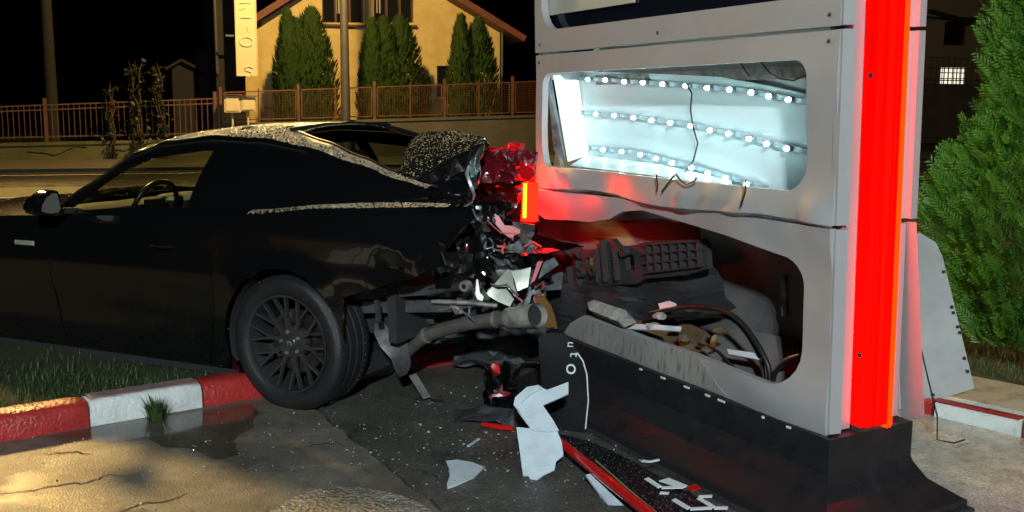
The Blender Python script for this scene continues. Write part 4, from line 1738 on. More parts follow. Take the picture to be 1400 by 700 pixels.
    mb.build('quarter_window', M_PAINT if sg == 1 else glass('quarter_glass', (.5, .55, .5)), car, smooth=60)
    # bright rain gutter along the roof rail
    mb = MB()
    mb.tube([gmap(x, .93, -.006) for x in np.linspace(1.72, .08, 30)], .006, 6)
    mb.build('window_trim', M_BLKSATIN, car, smooth=50)

# roof
xs = list(np.linspace(1.33, .27, 26))
cs_ = []
for s in np.linspace(-1, 1, 25):
    row = []
    for x in xs:
        ry, rz, cz = lerp(RY, x), lerp(RZ, x), lerp(RCZ, x)
        row.append(Vector((x, ry * s, rz + .004 + (cz - rz) * (1 - abs(s) ** 2.4))))
    cs_.append(row)
mb = MB()
mb.loft(cs_)
ROOF = mb.build('roof', M_PAINT_WET, car, smooth=45)
# rear screen surround and screen
GL_ = [(.30, .46, 1.385), (.05, .49, 1.325), (-.2, .53, 1.25), (-.45, .57, 1.175), (-.68, .60, 1.115)]
PIL = []
for sg in (1, -1):
    rowa, rowb, rowm = [], [], []
    for i in range(21):
        t = i / 20
        x = .31 + (-.70 - .31) * t
        ga_ = lerp([(g[0], g[1]) for g in GL_], x)
        gz_ = lerp([(g[0], g[2]) for g in GL_], x)
        rowa.append(Vector((x, sg * ga_, gz_)))
        rowb.append(Vector((x, sg * lerp(RY, x), lerp(RZ, x) + .004)))
        rowm.append((rowa[-1] + rowb[-1]) / 2 + Vector((0, 0, .012)))
    mb = MB()
    mb.loft([rowa, rowm, rowb])
    PIL.append(mb.build('rear_pillar', M_PAINT_WET, car, smooth=45))
    mb = MB()
    mb.tube([r_ + Vector((0, -.008 * sg, .002)) for r_ in rowa], .010, 6)
    mb.build('screen_seal', M_BLKSATIN, car, smooth=50)
cs_ = []
for s in np.linspace(-1, 1, 13):
    row = []
    for t in np.linspace(0, 1, 10):
        x = .30 - .98 * t
        gy = lerp([(g[0], g[1]) for g in GL_], x) * .985
        gz = lerp([(g[0], g[2]) for g in GL_], x) - .006
        row.append(Vector((x, gy * s, gz + .03 * (1 - s * s))))
    cs_.append(row)
mb = MB()
mb.loft(cs_)
mb.build('rear_window', glass('rear_glass', (.55, .58, .55)), car, smooth=60)
MB().tube([(.30, y, 1.392 + .02 * (1 - (y / .46) ** 2)) for y in np.linspace(-.46, .46, 12)], .014, 6).build('screen_seal', M_BLKSATIN, car, smooth=50)
# windscreen
cs_ = []
for s in np.linspace(-1, 1, 13):
    row = []
    for t in np.linspace(0, 1, 8):
        ye = .755 + (.60 - .755) * t
        xe = 1.84 + (1.34 - 1.84) * t
        xc = 2.02 + (1.40 - 2.02) * t
        ze = .96 + (1.29 - .96) * t
        zc = 1.0 + (1.345 - 1.0) * t
        k = 1 - s * s
        row.append(Vector((xe + (xc - xe) * k, ye * s, ze + (zc - ze) * k)))
    cs_.append(row)
mb = MB()
mb.loft(cs_)
mb.build('windscreen', glass('windscreen_glass', (.6, .65, .6)), car, smooth=60)
# bonnet and nose
cs_ = []
for s in np.linspace(-1, 1, 21):
    row = []
    for x in np.linspace(1.82, 3.46, 24):
        ey, ez = BYX(x, lerp(SH, x)), lerp(SH, x)
        cz = ez + lerp([(1.8, .06), (2.4, .085), (3.0, .07), (3.5, .02)], x)
        bulge = .012 * math.exp(-((abs(s) - .42) / .06) ** 2)
        row.append(Vector((x, ey * s, ez + (cz - ez) * (1 - abs(s) ** 3) + bulge)))
    cs_.append(row)
mb = MB()
mb.loft(cs_)
HOOD = mb.build('bonnet', M_PAINT, car, smooth=40)
cs_ = []
for z in np.linspace(.18, .75, 10):
    cs_.append([Vector((3.46 + .26 * (1 - s * s) * (1 - ((z - .45) / .5) ** 2 * .5), BYX(3.46, z) * s, z)) for s in np.linspace(-1, 1, 21)])
mb = MB()
mb.loft(cs_)
nose = mb.build('front_bumper', M_PAINT, car, smooth=40)
MB().box((3.70, 0, .56), (.06, 1.1, .2)).build('grille', M_BLKPLASTIC, nose)
for sg in (1, -1):
    MB().box((3.56, sg * .68, .66), (.14, .26, .08), Matrix.Rotation(R(-24 * sg), 3, 'Z')).build('headlight', M_WINDARK, nose, bevel=.02)
# underbody, cabin and inner shell
MB().box((1.45, 0, .19), (3.4, 1.3, .1)).build('underbody', M_BLKPLASTIC, car)
mb = MB()
mb.box((.95, 0, .3), (2.0, 1.62, .1))
mb.box((-.48, 0, .72), (.05, 1.4, .75))
mb.box((1.95, 0, .6), (.05, 1.6, .6))
mb.build('cabin_floor', M_BLKPLASTIC, car)
mb = MB()
for k in range(2):
    pass
mb.loft([[Vector((x, y, z)) for y in np.linspace(-.76, .76, 9)] for x, z in ((1.95, .95), (1.8, .965), (1.55, .95), (1.45, .86), (1.5, .7))])
mb.build('dashboard', M_BLKPLASTIC, car, smooth=50)
for sy in (.37, -.37):
    mb = MB()
    mb.box((.95, sy, .48), (.52, .5, .16))
    mb.box((.62, sy, .82), (.14, .48, .62), Matrix.Rotation(R(-16), 3, 'Y'), .75)
    st = mb.build('seat', M_LEATHER, car, bevel=.05)
    MB().box((.51, sy, 1.16), (.1, .25, .17), Matrix.Rotation(R(-10), 3, 'Y'), .8).build('headrest', M_LEATHER, st, bevel=.035)
mb = MB()
mb.box((-.1, 0, .5), (.5, 1.2, .14))
mb.box((-.38, 0, .72), (.12, 1.2, .4), Matrix.Rotation(R(-20), 3, 'Y'))
mb.build('rear_seat', M_LEATHER, car, bevel=.04)
# steering wheel
swc = cl(212, 283, .37)
swm = Matrix.Rotation(R(-22), 3, 'Y')
mb = MB()
mb.tube([swc + swm @ Vector((0, .165 * math.cos(R(a)), .165 * math.sin(R(a)))) for a in range(0, 361, 12)], .016, 8, False)
for a in (200, 340, 270):
    mb.bar(swc, swc + swm @ Vector((0, .16 * math.cos(R(a)), .16 * math.sin(R(a)))), .03, .015)
mb.box(swc, (.05, .12, .1))
mb.build('steering_wheel', M_BLKSATIN, car, smooth=50)
mb = MB()
p = cl(246, 274, .0)
mb.box(p, (.18, .3, .10))
mb.build('pale_cushion', M_PALESEAT, car, bevel=.04)
# mirrors
for sg in (1, -1):
    out_px = [(44, 291), (43, 283), (49, 272), (60, 263), (70, 259.5), (78, 261), (82, 270), (84, 284), (82, 292), (70, 295), (54, 294)]
    gl_px = [(55, 289), (56, 280), (62, 270), (70, 264), (76, 264.5), (79, 273), (81, 286), (78, 290.5), (66, 292)]
    xm = 1.50

    def mpt(x, y):
        q = CI @ (onp(x, y, C0 + cfw * xm, cfw) - C0)
        return Vector((xm, sg * q.y, q.z))
    ring = [mpt(*q) for q in out_px]
    c = sum(ring, Vector()) / len(ring)
    mb = MB()
    rings = [[c + (v - c) * k + Vector((dx, 0, 0)) for v in ring] for dx, k in ((-.008, .97), (.0, 1.0), (.05, 1.02), (.09, .85), (.115, .5))]
    n = len(ring)
    for i in range(4):
        mb.add(rings[i] + rings[i + 1], [(k, (k + 1) % n, (k + 1) % n + n, k + n) for k in range(n)])
    mb.add(rings[-1], [list(range(n))])
    mb.add(rings[0], [list(range(n))])
    mi = mb.build('wing_mirror', M_PAINT, car, smooth=40)
    mb = MB()
    gr = [mpt(*q) + Vector((-.011, 0, 0)) for q in gl_px]
    mb.add(gr, [list(range(len(gr)))])
    mb.build('mirror_glass', M_MIRROR, mi)
    MB().bar(c + Vector((.06, -sg * .1, -.05)), Vector((c.x + .08, sg * .84, .955)), .05, .03).build('mirror_stalk', M_BLKPLASTIC, mi)

# ---- wheels
TYRE_PROF = [(.245, -.115), (.262, -.128), (.30, -.134), (.325, -.128), (.338, -.112), (.343, -.098), (.345, -.085), (.345, -.062), (.337, -.060), (.337, -.050), (.3455, -.048), (.3455, -.008), (.338, -.006), (.338, .006), (.3455, .008), (.3455, .048), (.337, .050), (.337, .060), (.345, .062), (.345, .085), (.343, .098), (.338, .112), (.325, .128), (.30, .134), (.262, .128), (.245, .115)]


def wheel(loc, sg, detail=True):
    # local: Y axis outward (sg), built round origin
    root_m = Matrix.Diagonal((1, sg, 1))
    T = Vector(loc)

    def put(v):
        return T + root_m @ Vector(v)
    mb = MB()
    mb.lathe([(r, -a) for r, a in TYRE_PROF], 72)
    mb.v = [put(v) for v in mb.v]
    # shoulder sipes
    for k in range(72):
        a = 2 * math.pi * k / 72
        for side in (-1, 1):
            b0 = Vector((math.cos(a) * .3465, side * .072, math.sin(a) * .3465))
            b1 = Vector((math.cos(a + .035) * .341, side * .108, math.sin(a + .035) * .341))
            mb.bar(put(b0), put(b1), .012, .004, (math.cos(a), 0, math.sin(a)))
    ty = mb.build('tyre', M_RUBBER, car, smooth=40)
    mb = MB()
    mb.lathe([(.247, .118), (.252, .124), (.25, .128), (.238, .122), (.232, .10), (.228, .02), (.222, -.06), (.235, -.115), (.247, -.12)], 64)
    # spokes
    for k in range(10):
        a0 = 2 * math.pi * (k + .25) / 10

        def pt(r, da, y):
            return Vector((r * math.cos(a0 + da), y, r * math.sin(a0 + da)))
        seg = [(pt(.05, 0, .072), pt(.125, 0, .078), .022), (pt(.12, 0, .078), pt(.236, .16, .104), .012), (pt(.12, 0, .078), pt(.236, -.16, .104), .012)]
        for a, b, w in seg:
            mb.bar(a, b, w, .020, (0, 1, 0))
    mb.lathe([(.001, .095), (.028, .094), (.034, .088), (.075, .084), (.085, .07), (.085, .03)], 32)
    mb.v = [put(v) for v in mb.v]
    rim = mb.build('rim', M_RIM, car, smooth=35)
    for k in range(5):
        a = 2 * math.pi * (k + .1) / 5
        m2 = MB()
        m2.lathe([(.001, .096), (.008, .096), (.0095, .092), (.0095, .08)], 8)
        m2.v = [put(Vector(v) + Vector((math.cos(a) * .057, 0, math.sin(a) * .057))) for v in m2.v]
        m2.build('lug_nut', M_STEEL, rim, smooth=40)
    m2 = MB()
    m2.lathe([(.09, .03), (.165, .03), (.165, .005), (.09, .005)], 40)
    m2.v = [put(v) for v in m2.v]
    m2.build('brake_disc', M_DISC, rim, smooth=40)
    # emblem on the centre cap
    m2 = MB()
    for (ax, az, bx, bz_) in ((-.018, .004, .002, .010), (.002, .010, .018, .002), (-.008, .004, -.014, -.012), (.006, .004, .012, -.012)):
        m2.bar((ax, .0965, az), (bx, .0965, bz_), .005, .002, (0, 1, 0))
    m2.v = [put(v) for v in m2.v]
    m2.build('emblem', M_STEEL, rim)


wheel((0, .815, .345), 1)
wheel((0, -.815, .345), -1)
wheel((2.72, .815, .45), 1)
wheel((2.72, -.815, .45), -1)
# wheel housings
for sg in (1, -1):
    for wx in (0, 2.72):
        mb = MB()
        cs_ = []
        for y in (.93, .55):
            cs_.append([Vector((wx + .378 * math.cos(R(a)), sg * y, .345 + .378 * math.sin(R(a)))) for a in (range(-20, 118, 8) if wx == 0 and sg == 1 else range(-20, 206, 9))])
        mb.loft(cs_)
        mb.add([Vector((wx + .378 * math.cos(R(a)), sg * .552, .345 + .378 * math.sin(R(a)))) for a in range(0, 181, 12)], [list(range(16))])
        mb.build('wheel_housing', M_BLKPLASTIC, car, smooth=50)

# ---- crushed tail


def crumple(corners, n, m, amp, seed, name, material, parent, thick=.004, freq=5., smooth=25):
    A, B, C, D = [Vector(c) for c in corners]
    e = (B - A).cross(D - A).normalized()
    mb = MB()

    def f(u, v, t):
        p = (A * (1 - u) + B * u) * (1 - v) + (D * (1 - u) + C * u) * v
        q = Vector((p.x * freq + seed * 3.1, p.y * freq, p.z * freq))
        k = noise.noise(q) + .5 * abs(noise.noise(q * 2.3)) * 2 - .5
        ed = Vector((noise.noise(q * 1.7 + Vector((9, 0, 0))), noise.noise(q * 1.7 + Vector((0, 9, 0))), noise.noise(q * 1.7 + Vector((0, 0, 9)))))
        return p + e * (k * amp - t) + ed * amp * .6
    mb.panel([(0, 0), (1, 0), (1, 1), (0, 1)], [], 1. / n, f, thick)
    return mb.build(name, material, parent, smooth=smooth)


# boot lid, buckled upwards
lidA = cl(538, 244, .66)
lidB = cl(577, 262, .70)
LID = MB()
pts = {}
p_fn = cl(540, 246, .66)
p_fm = cl(556, 186, -.35)
p_top = cl(592, 178, .0)
p_top2 = cl(626, 180, .05)
p_tip = cl(664, 190, .25)
p_mid = cl(604, 222, .45)
p_low = cl(575, 258, .66)
surf = [[cl(537, 243, .66), cl(548, 230, .5), cl(556, 205, .1), cl(560, 190, -.35)],
        [cl(556, 245, .66), cl(566, 222, .5), cl(576, 196, .15), cl(584, 180, -.25)],
        [cl(580, 238, .62), cl(592, 214, .5), cl(600, 192, .2), cl(606, 178, -.1)],
        [cl(606, 224, .58), cl(616, 206, .48), cl(624, 189, .25), cl(628, 180, .0)],
        [cl(636, 208, .50), cl(642, 199, .42), cl(648, 190, .3), cl(648, 184, .1)],
        [cl(660, 196, .42), cl(664, 192, .36), cl(666, 189, .3), cl(662, 188, .15)]]


def bil(S, u, v):
    n, m = len(S) - 1, len(S[0]) - 1
    i, j = min(n - 1, int(u * n)), min(m - 1, int(v * m))
    a, b = u * n - i, v * m - j
    return (S[i][j] * (1 - a) + S[i + 1][j] * a) * (1 - b) + (S[i][j + 1] * (1 - a) + S[i + 1][j + 1] * a) * b


mb = MB()


def lidf(u, v, t):
    p = bil(surf, min(.9999, max(0, u)), min(.9999, max(0, v)))
    q = p * 7
    return p + Vector((0, -t, -t * .8)) + Vector((0, .012, .012)) * noise.noise(q) + Vector((.006, 0, .006)) * noise.noise(q * 2.2)


mb.panel([(0, 0), (1, 0), (1, 1), (0, 1)], [], .05, lidf, .03)
LID = mb.build('boot_lid', mat('wet_lid_paint', (.008, .008, .0085), .5, spec=0.), car, smooth=28)
# skin hanging below the lid
S2 = [[cl(540, 245, .67), cl(548, 262, .68), cl(556, 277, .72)],
      [cl(580, 240, .63), cl(584, 262, .60), cl(590, 281, .68)],
      [cl(606, 226, .59), cl(614, 254, .52), cl(616, 281, .62)],
      [cl(636, 210, .51), cl(644, 244, .50), cl(640, 278, .58)],
      [cl(662, 197, .43), cl(656, 230, .44), cl(648, 268, .54)]]
mb = MB()
mb.panel([(0, 0), (1, 0), (1, 1), (0, 1)], [], .06, lambda u, v, t: bil(S2, min(.9999, max(0, u)), min(.9999, max(0, v))) + Vector((0, -t, 0)) + Vector((.015, .03, .015)) * noise.noise(Vector((u * 5, v * 4, 1))), .008)
mb.build('crumpled_tail_skin', M_PAINT, car, smooth=24)
# pale torn edge of the skin
mb = MB()
mb.tube([cl(x, y, .6) for x, y in ((641, 226), (638, 238), (643, 252), (648, 266), (647, 274))], [.006, .010, .010, .008, .004], 6)
mb.tube([cl(x, y, .62) for x, y in ((610, 292), (622, 288), (634, 284), (646, 276))], [.004, .007, .008, .004], 6)
mb.build('torn_edge', M_BLUEGREY, car, smooth=50)
rr = random.Random(77)
# dark torn panels round the tail
for i, (x0, y0, x1, y1, yy, m_) in enumerate((
        (600, 275, 660, 330, .50, M_PAINT), (640, 270, 700, 340, .30, M_PAINT), (610, 320, 670, 375, .55, M_PAINT), (655, 300, 730, 352, .15, M_BLKPLASTIC),
        (590, 340, 650, 395, .62, M_PAINT), (660, 345, 745, 400, .2, M_DKSTEEL), (640, 250, 725, 300, .0, M_PAINT), (560, 385, 660, 430, .45, M_DKSTEEL),
        (500, 402, 600, 436, .40, M_BLKPLASTIC), (600, 395, 730, 430, .1, M_BLKPLASTIC), (620, 440, 760, 500, -.2, M_BLKPLASTIC), (540, 428, 650, 470, .0, M_BLKPLASTIC))):
    c = [cl(x0, y0, yy + .1), cl(x1, y0 + 6, yy), cl(x1 - 4, y1, yy - .02), cl(x0 + 6, y1 - 4, yy + .06)]
    crumple(c, 9, 9, .05, i + 3, 'crumpled_panel', m_, car, .004, 6.)
# small shiny folds along the torn quarter edge
for i, (x, y, s, m_) in enumerate(((618, 336, 13, M_BLUEGREY), (632, 352, 10, M_BLUEGREY), (612, 310, 12, M_BLUEGREY), (640, 318, 9, M_BLUEGREY), (603, 348, 9, M_BLUEGREY), (655, 330, 12, M_PAINT), (628, 298, 12, M_BLUEGREY), (596, 372, 9, M_STEEL), (612, 364, 7, M_BLUEGREY), (668, 356, 9, M_PAINT), (650, 374, 10, M_STEEL), (704, 344, 14, M_BLUEGREY), (696, 338, 9, M_STEEL), (726, 336, 12, M_BLUEGREY), (737, 348, 8, M_DKSTEEL), (660, 402, 10, M_STEEL), (636, 412, 10, M_EXH), (625, 422, 9, M_STEEL))):
    yy = .62 - (x - 590) / 400
    dx, dy = s * rr.uniform(.5, 1.2), s * rr.uniform(.4, 1.1)
    tl = rr.uniform(-.5, .5)
    c = [cl(x - dx, y - dy + tl * s, yy + .03), cl(x + dx * .4, y - dy - tl * s, yy - .02), cl(x + dx, y + dy * .5, yy + .02), cl(x - dx * .5, y + dy, yy)]
    crumple(c, 5, 5, .018, i + 40, 'torn_shard', m_, car, .003, 14., 18)
rw = random.Random(123)
mats_ = [M_PAINT, M_BLKPLASTIC, M_DKSTEEL, M_BLUEGREY, M_PAINT, M_STEEL, M_BLKPLASTIC, M_DKSTEEL, M_SILVERSHARD]
for i in range(64):
    x = rw.uniform(604, 752)
    y = rw.uniform(296, 432) if x > 640 else rw.uniform(320, 430)
    if x > 690 and y < 330:
        continue
    s_ = rw.uniform(5, 15)
    yy = .56 - (x - 590) / 420 + rw.uniform(-.1, .06)
    a = rw.uniform(0, 6.28)
    c = []
    for k in range(4):
        t = a + k * 1.57 + rw.uniform(-.5, .5)
        c.append(cl(x + math.cos(t) * s_ * rw.uniform(.5, 1.3), y + math.sin(t) * s_ * rw.uniform(.4, 1.1), yy + rw.uniform(-.05, .05)))
    crumple(c, 4, 4, .02, i + 300, 'torn_shard', mats_[i % len(mats_)], car, .003, 16., 18)
for i in range(16):
    x, y = rw.uniform(610, 740), rw.uniform(300, 425)
    yy = .60 - (x - 590) / 420
    P = [cl(x, y, yy)]
    for k in range(5):
        x += rw.uniform(-4, 14)
        y += rw.uniform(-9, 12)
        P.append(cl(x, y, yy + rw.uniform(-.04, .05)))
    MB().tube(P, rw.choice((.003, .004, .006)), 6).build('loose_wire', rw.choice((M_CABLE, M_BLUEGREY, M_CABLE, M_PINK)), car, smooth=60)
# pale liner sheets
for i, (pl_, yy, m_) in enumerate((
        ([(664, 402), (694, 368), (699, 372), (707, 402), (697, 419), (680, 412)], .42, M_SILVERSHARD),
        ([(700, 372), (726, 365), (722, 392), (708, 398)], .38, M_SILVERSHARD),
        ([(742, 362), (753, 344), (764, 362), (744, 376), (736, 382)], .30, M_BLUEGREY),
        ([(714, 420), (724, 398), (729, 396), (724, 414)], .40, M_BLUEGREY),
        ([(652, 372), (656, 400), (662, 406), (656, 418), (650, 402)], .46, M_SILVERSHARD),
        ([(740, 376), (770, 372), (768, 396), (736, 398), (730, 390)], .15, M_DKSTEEL))):
    P = cl(pl_[0][0], pl_[0][1], yy)
    pw = C0 + CM @ P
    nn_ = Vector((.15 - .2 * (i % 3), -.9, .35))
    o = plate('torn_sheet', pl_, pw, nn_, .004, m_, step=.03, wave=.012)
    o.data.transform(Matrix.Translation(C0) @ CM.to_4x4())if False else None
    o.data.transform((Matrix.Translation(C0) @ CM.to_4x4()).inverted())
    o.parent = car
# pink light guide pieces and red lamp wreck
for i, (pl_, yy, m_, nm) in enumerate((
        ([(676, 292), (681, 294), (690, 308), (700, 309), (711, 314), (711, 319), (702, 322), (702, 329), (688, 318), (677, 305)], .36, M_PINK, 'light_guide'),
        ([(737, 352), (745, 350), (731, 384), (725, 388)], .32, M_PINK, 'light_guide'),
        ([(664, 200), (672, 206), (698, 202), (700, 218), (690, 216), (680, 208), (666, 208)], .22, M_REDGLASS, 'tail_light_lens'),
        ([(712, 218), (718, 226), (728, 230), (731, 240), (722, 250), (712, 238), (710, 224)], .12, M_REDGLASS, 'tail_light_lens'))):
    pw = C0 + CM @ cl(pl_[0][0], pl_[0][1], yy)
    o = plate(nm, pl_, pw, (.1, -.9, .4), .012, m_, step=.02, wave=.012)
    o.data.transform((Matrix.Translation(C0) @ CM.to_4x4()).inverted())
    o.parent = car
M_REDCRUMP = mat('dark_red_lens', (.10, .006, .012), .08, coat=1., spec=.9)
for i, (x0, y0, x1, y1, yy) in enumerate(((650, 208, 706, 248, .18), (690, 205, 732, 246, .02), (668, 196, 716, 226, -.05))):
    c = [cl(x0, y0, yy + .1), cl(x1, y0, yy), cl(x1, y1, yy + .02), cl(x0, y1, yy + .1)]
    crumple(c, 10, 10, .05, i + 90, 'crushed_tail_light', M_REDCRUMP if i != 2 else M_REDGLASS, car, .006, 9., 20)
# inner frame under the quarter panel
mb = MB()
mb.bar(cl(470, 404, .72), cl(600, 394, .60), .05, .05)
mb.bar(cl(486, 418, .66), cl(620, 416, .5), .09, .06)
mb.bar(cl(600, 396, .6), cl(660, 384, .4), .06, .03)
mb.bar(cl(515, 410, .8), cl(518, 440, .8), .02, .02)
mb.build('chassis_rail', M_DKSTEEL, car)
MB().tube([cl(586, 400, .68), cl(612, 394, .66), cl(636, 390, .66)], [.022, .02, .024], 10).build('damper', M_DKSTEEL, car, smooth=50)
MB().lathe([(.005, -.02), (.026, -.02), (.03, 0), (.026, .02), (.012, .02)], 16).build('bush', M_STEEL, car, smooth=40).location = cl(637, 391, .67)
MB().tube([cl(590, 412, .6), cl(640, 414, .55), cl(680, 418, .5)], .012, 8).build('brake_line', M_STEEL, car, smooth=50)
MB().tube([cl(600, 424, .55), cl(650, 412, .5), cl(668, 420, .5)], .016, 8).build('pressed_flange', M_EXH, car, smooth=50)
# exhaust
ex = [cl(x, y, yy) for x, y, yy in ((548, 492, .50), (562, 474, .50), (582, 459, .50), (610, 449, .50), (645, 441, .50), (676, 437, .50), (698, 435, .50))]
MB().tube(ex, [.034, .036, .036, .036, .036, .037, .038], 16).build('exhaust_pipe', M_EXH, car, smooth=50)
e0, e1 = cl(694, 436, .50), cl(735, 431, .60)
dv = (e1 - e0)
mb = MB()
mb.tube([e0, e0 + dv * .08, e0 + dv * .5, e1], [.042, .054, .056, .058], 24, False)
mb.tube([e0 + dv * .86, e1], [.050, .058], 24, False)
xt = mb.build('exhaust_tip', M_CHROME, car, smooth=40)
MB().tube([e0 + dv * .3, e0 + dv * .86], [.046, .050], 24).build('tip_bore', M_DARKIN, xt, smooth=40)
for x, y in ((582, 459), (676, 437)):
    k = ex[2] if x == 582 else ex[5]
    k2 = ex[3] if x == 582 else ex[6]
    MB().tube([k, k + (k2 - k).normalized() * .014], .042, 16).build('pipe_clamp', M_STEEL, car, smooth=40)
# bracket and strap hanging down
pl_ = [(512, 442), (524, 440), (534, 452), (556, 462), (562, 500), (556, 512), (546, 516), (540, 506), (534, 490), (520, 474), (512, 456)]
pw = C0 + CM @ cl(534, 470, .62)
o = plate('hanging_bracket', pl_, pw, (.3, -.95, .1), .02, M_DKSTEEL, step=.03, wave=.02)
o.data.transform((Matrix.Translation(C0) @ CM.to_4x4()).inverted())
o.parent = car
sa_, sb_ = cl(564, 512, .55), cl(584, 544, .50)
MB().bar(sa_, sb_, .045, .006, (0, 1, 0)).build('metal_strap', M_STEEL, car)
mb = MB()
for k in range(6):
    p = cl(556 + k * 9, 560 + k * 1.0, .50)
    mb.tube([p + Vector((0, 0, .055)), p + Vector((0, .03, .02)), p + Vector((0, 0, -.065))], .014, 6)
mb.bar(cl(552, 548, .48), cl(604, 552, .48), .05, .03)
mb.bar(cl(552, 574, .48), cl(606, 579, .48), .05, .02)
mb.build('broken_suspension_part', M_BLKPLASTIC, car, smooth=40)
# broken bumper beam on its end
bx = [cl(748, 340, .05), cl(700, 352, .1)]
mb = MB()
mb.bar(cl(640, 405, -.1), cl(770, 388, -.05), .1, .08)
mb.build('bumper_beam', M_DKSTEEL, car)

# ---- rain drops lying on the car


def drop_mesh(mb, p, n, r, rr):
    n = n.normalized()
    a = n.orthogonal().normalized()
    b = n.cross(a)
    st = rr.uniform(.7, 1.3)
    k = 6
    vs = [p + (a * math.cos(6.283 * i / k) * st + b * math.sin(6.283 * i / k)) * r for i in range(k)]
    vs += [p + (a * math.cos(6.283 * i / k) * st + b * math.sin(6.283 * i / k)) * r * .68 + n * r * .42 for i in range(k)]
    vs.append(p + n * r * .62)
    fs = [(i, (i + 1) % k, (i + 1) % k + k, i + k) for i in range(k)] + [(k + i, k + (i + 1) % k, 2 * k) for i in range(k)]
    mb.add(vs, fs)


def scatter(o, count, rmin, rmax, seed, nzmin=.2, keep=None):
    rr = random.Random(seed)
    me = o.data
    me.calc_loop_triangles()
    tris = []
    cum = []
    tot = 0
    for t in me.loop_triangles:
        n = t.normal
        if abs(n.z) < nzmin:
            continue
        a, b, c = [me.vertices[i].co.copy() for i in t.vertices]
        tot += t.area
        tris.append((a, b, c, n if n.z > 0 else -n))
        cum.append(tot)
    import bisect
    mb = MB()
    for i in range(count):
        a, b, c, n = tris[min(len(tris) - 1, bisect.bisect(cum, rr.random() * tot))]
        u, v = rr.random(), rr.random()
        if u + v > 1:
            u, v = 1 - u, 1 - v
        p = a + (b - a) * u + (c - a) * v
        if keep and not keep(p, rr):
            continue
        r = rmin + (rmax - rmin) * rr.random() ** 2.5
        drop_mesh(mb, p, n, r, rr)
    return mb


def drops(o, *a, **k):
    mb = scatter(o, *a, **k)
    q = mb.build('rain_drops', M_DROP, car)
    for p in q.data.polygons:
        p.use_smooth = True
    q['kind'] = 'stuff'


drops(ROOF, 17000, .0025, .0068, 1, keep=lambda p, r: noise.noise(p * 5) > -.45 + r.random() * .25)
drops(PIL[0], 3200, .0022, .006, 2, nzmin=.1)
drops(LEDGE, 3800, .002, .006, 3, nzmin=.1, keep=lambda p, r: p.x < .25 and p.y > .79 and (p.x < -.1 or r.random() < .5))
drops(LID, 2400, .0018, .005, 4, nzmin=.15)
drops(HOOD, 500, .002, .005, 5, keep=lambda p, r: p.x < 2.8)
#@@DEBRIS
# ================================================================== wreckage in and around the sign
def single(mb, name, m, label, cat, loc, smooth=None, group=None, bevel=0):
    return tag(mb.build(name, m, None, smooth, Vector(loc), bevel), label, cat, group)


def TW(v):
    return S0 + TM.to_3x3() @ Vector(v)


# bumper core lodged inside the sign
bc = thing('bumper_core', 'black ribbed plastic bumper core lodged inside the torn sign', 'bumper', S0)
bc.rotation_euler = TM.to_euler()
XB = .12
q0, q1, q2, q3 = [TL(x, y, XB) for x, y in ((742, 338), (965, 326), (968, 372), (748, 402))]


def bq(u, v, dx=0.):
    p = (q0 * (1 - u) + q1 * u) * (1 - v) + (q3 * (1 - u) + q2 * u) * v
    return p + Vector((dx - .04 * math.sin(u * 3.1), 0, 0))


mb = MB()
outl = [(0, .1), (.06, 0), (.10, .12), (.16, .12), (.2, -.05), (.26, -.05), (.3, .1), (.42, .12), (.46, -.12), (.53, -.12), (.57, .1), (.68, .05), (.72, .0), (.98, .0), (1, .2), (1, .9), (.9, 1), (.7, .95), (.66, 1.05), (.5, 1), (.4, 1.1), (.25, 1.0), (.1, 1.1), (0, .9)]
mb.panel(outl, [rrect(.13, .35, .17, .6, .01), rrect(.34, .3, .40, .48, .01), rrect(.6, .3, .65, .7, .02), rrect(.5, .4, .52, .52, .005)], .05, lambda u, v, t: bq(u, v, t), .03)
mb.build('core_plate', M_BLKPLASTIC, bc, smooth=30)
for i in range(7):
    u = .74 + .24 * i / 6
    MB().bar(bq(u, .06, -.012), bq(u, .82, -.012), .008, .03, (1, 0, 0)).build('rib', M_BLKPLASTIC, bc)
for v in (.06, .3, .55, .8):
    MB().bar(bq(.72, v, -.012), bq(.99, v, -.012), .008, .03, (1, 0, 0)).build('rib', M_BLKPLASTIC, bc)
for u in (.08, .23, .30, .44, .49, .56):
    MB().bar(bq(u, -.1 if u in (.23, .49) else .1, -.016), bq(u, .9, -.016), .016, .03, (1, 0, 0)).build('rib', M_BLKPLASTIC, bc)
for u, v in ((.2, .35), (.2, .7), (.33, .62), (.42, .62), (.62, .2), (.12, .8)):
    p = bq(u, v, -.018)
    mb = MB()
    mb.lathe([(.014, -.02), (.026, -.02), (.026, .01)], 14, Matrix.Rotation(R(-90), 3, 'Z'))
    mb.v = [Vector(x) + p for x in mb.v]
    mb.build('boss', M_BLKPLASTIC, bc, smooth=40)
# bumper skin behind and under it
c = [TL(750, 392, .05), TL(975, 362, .22), TL(1010, 425, .28), TL(760, 452, .02)]
o = crumple(c, 14, 8, .05, 5, 'bumper_skin', M_BLKPLASTIC, bc, .005, 4., 35)
c = [TL(735, 300, .22), TL(960, 300, .34), TL(965, 345, .3), TL(740, 350, .2)]
crumple(c, 10, 6, .03, 6, 'bumper_skin', M_DIRTMETAL, bc, .005, 3., 35)

# dark backing sheet and hinge seen through the right of the opening
a, b = TL(1072, 375, .30), TL(1074, 432, .30)
mb = MB()
mb.bar(a, b, .028, .02, (1, 0, 0))
o = mb.build('hinge_bar', M_BLUEGREY, totem)

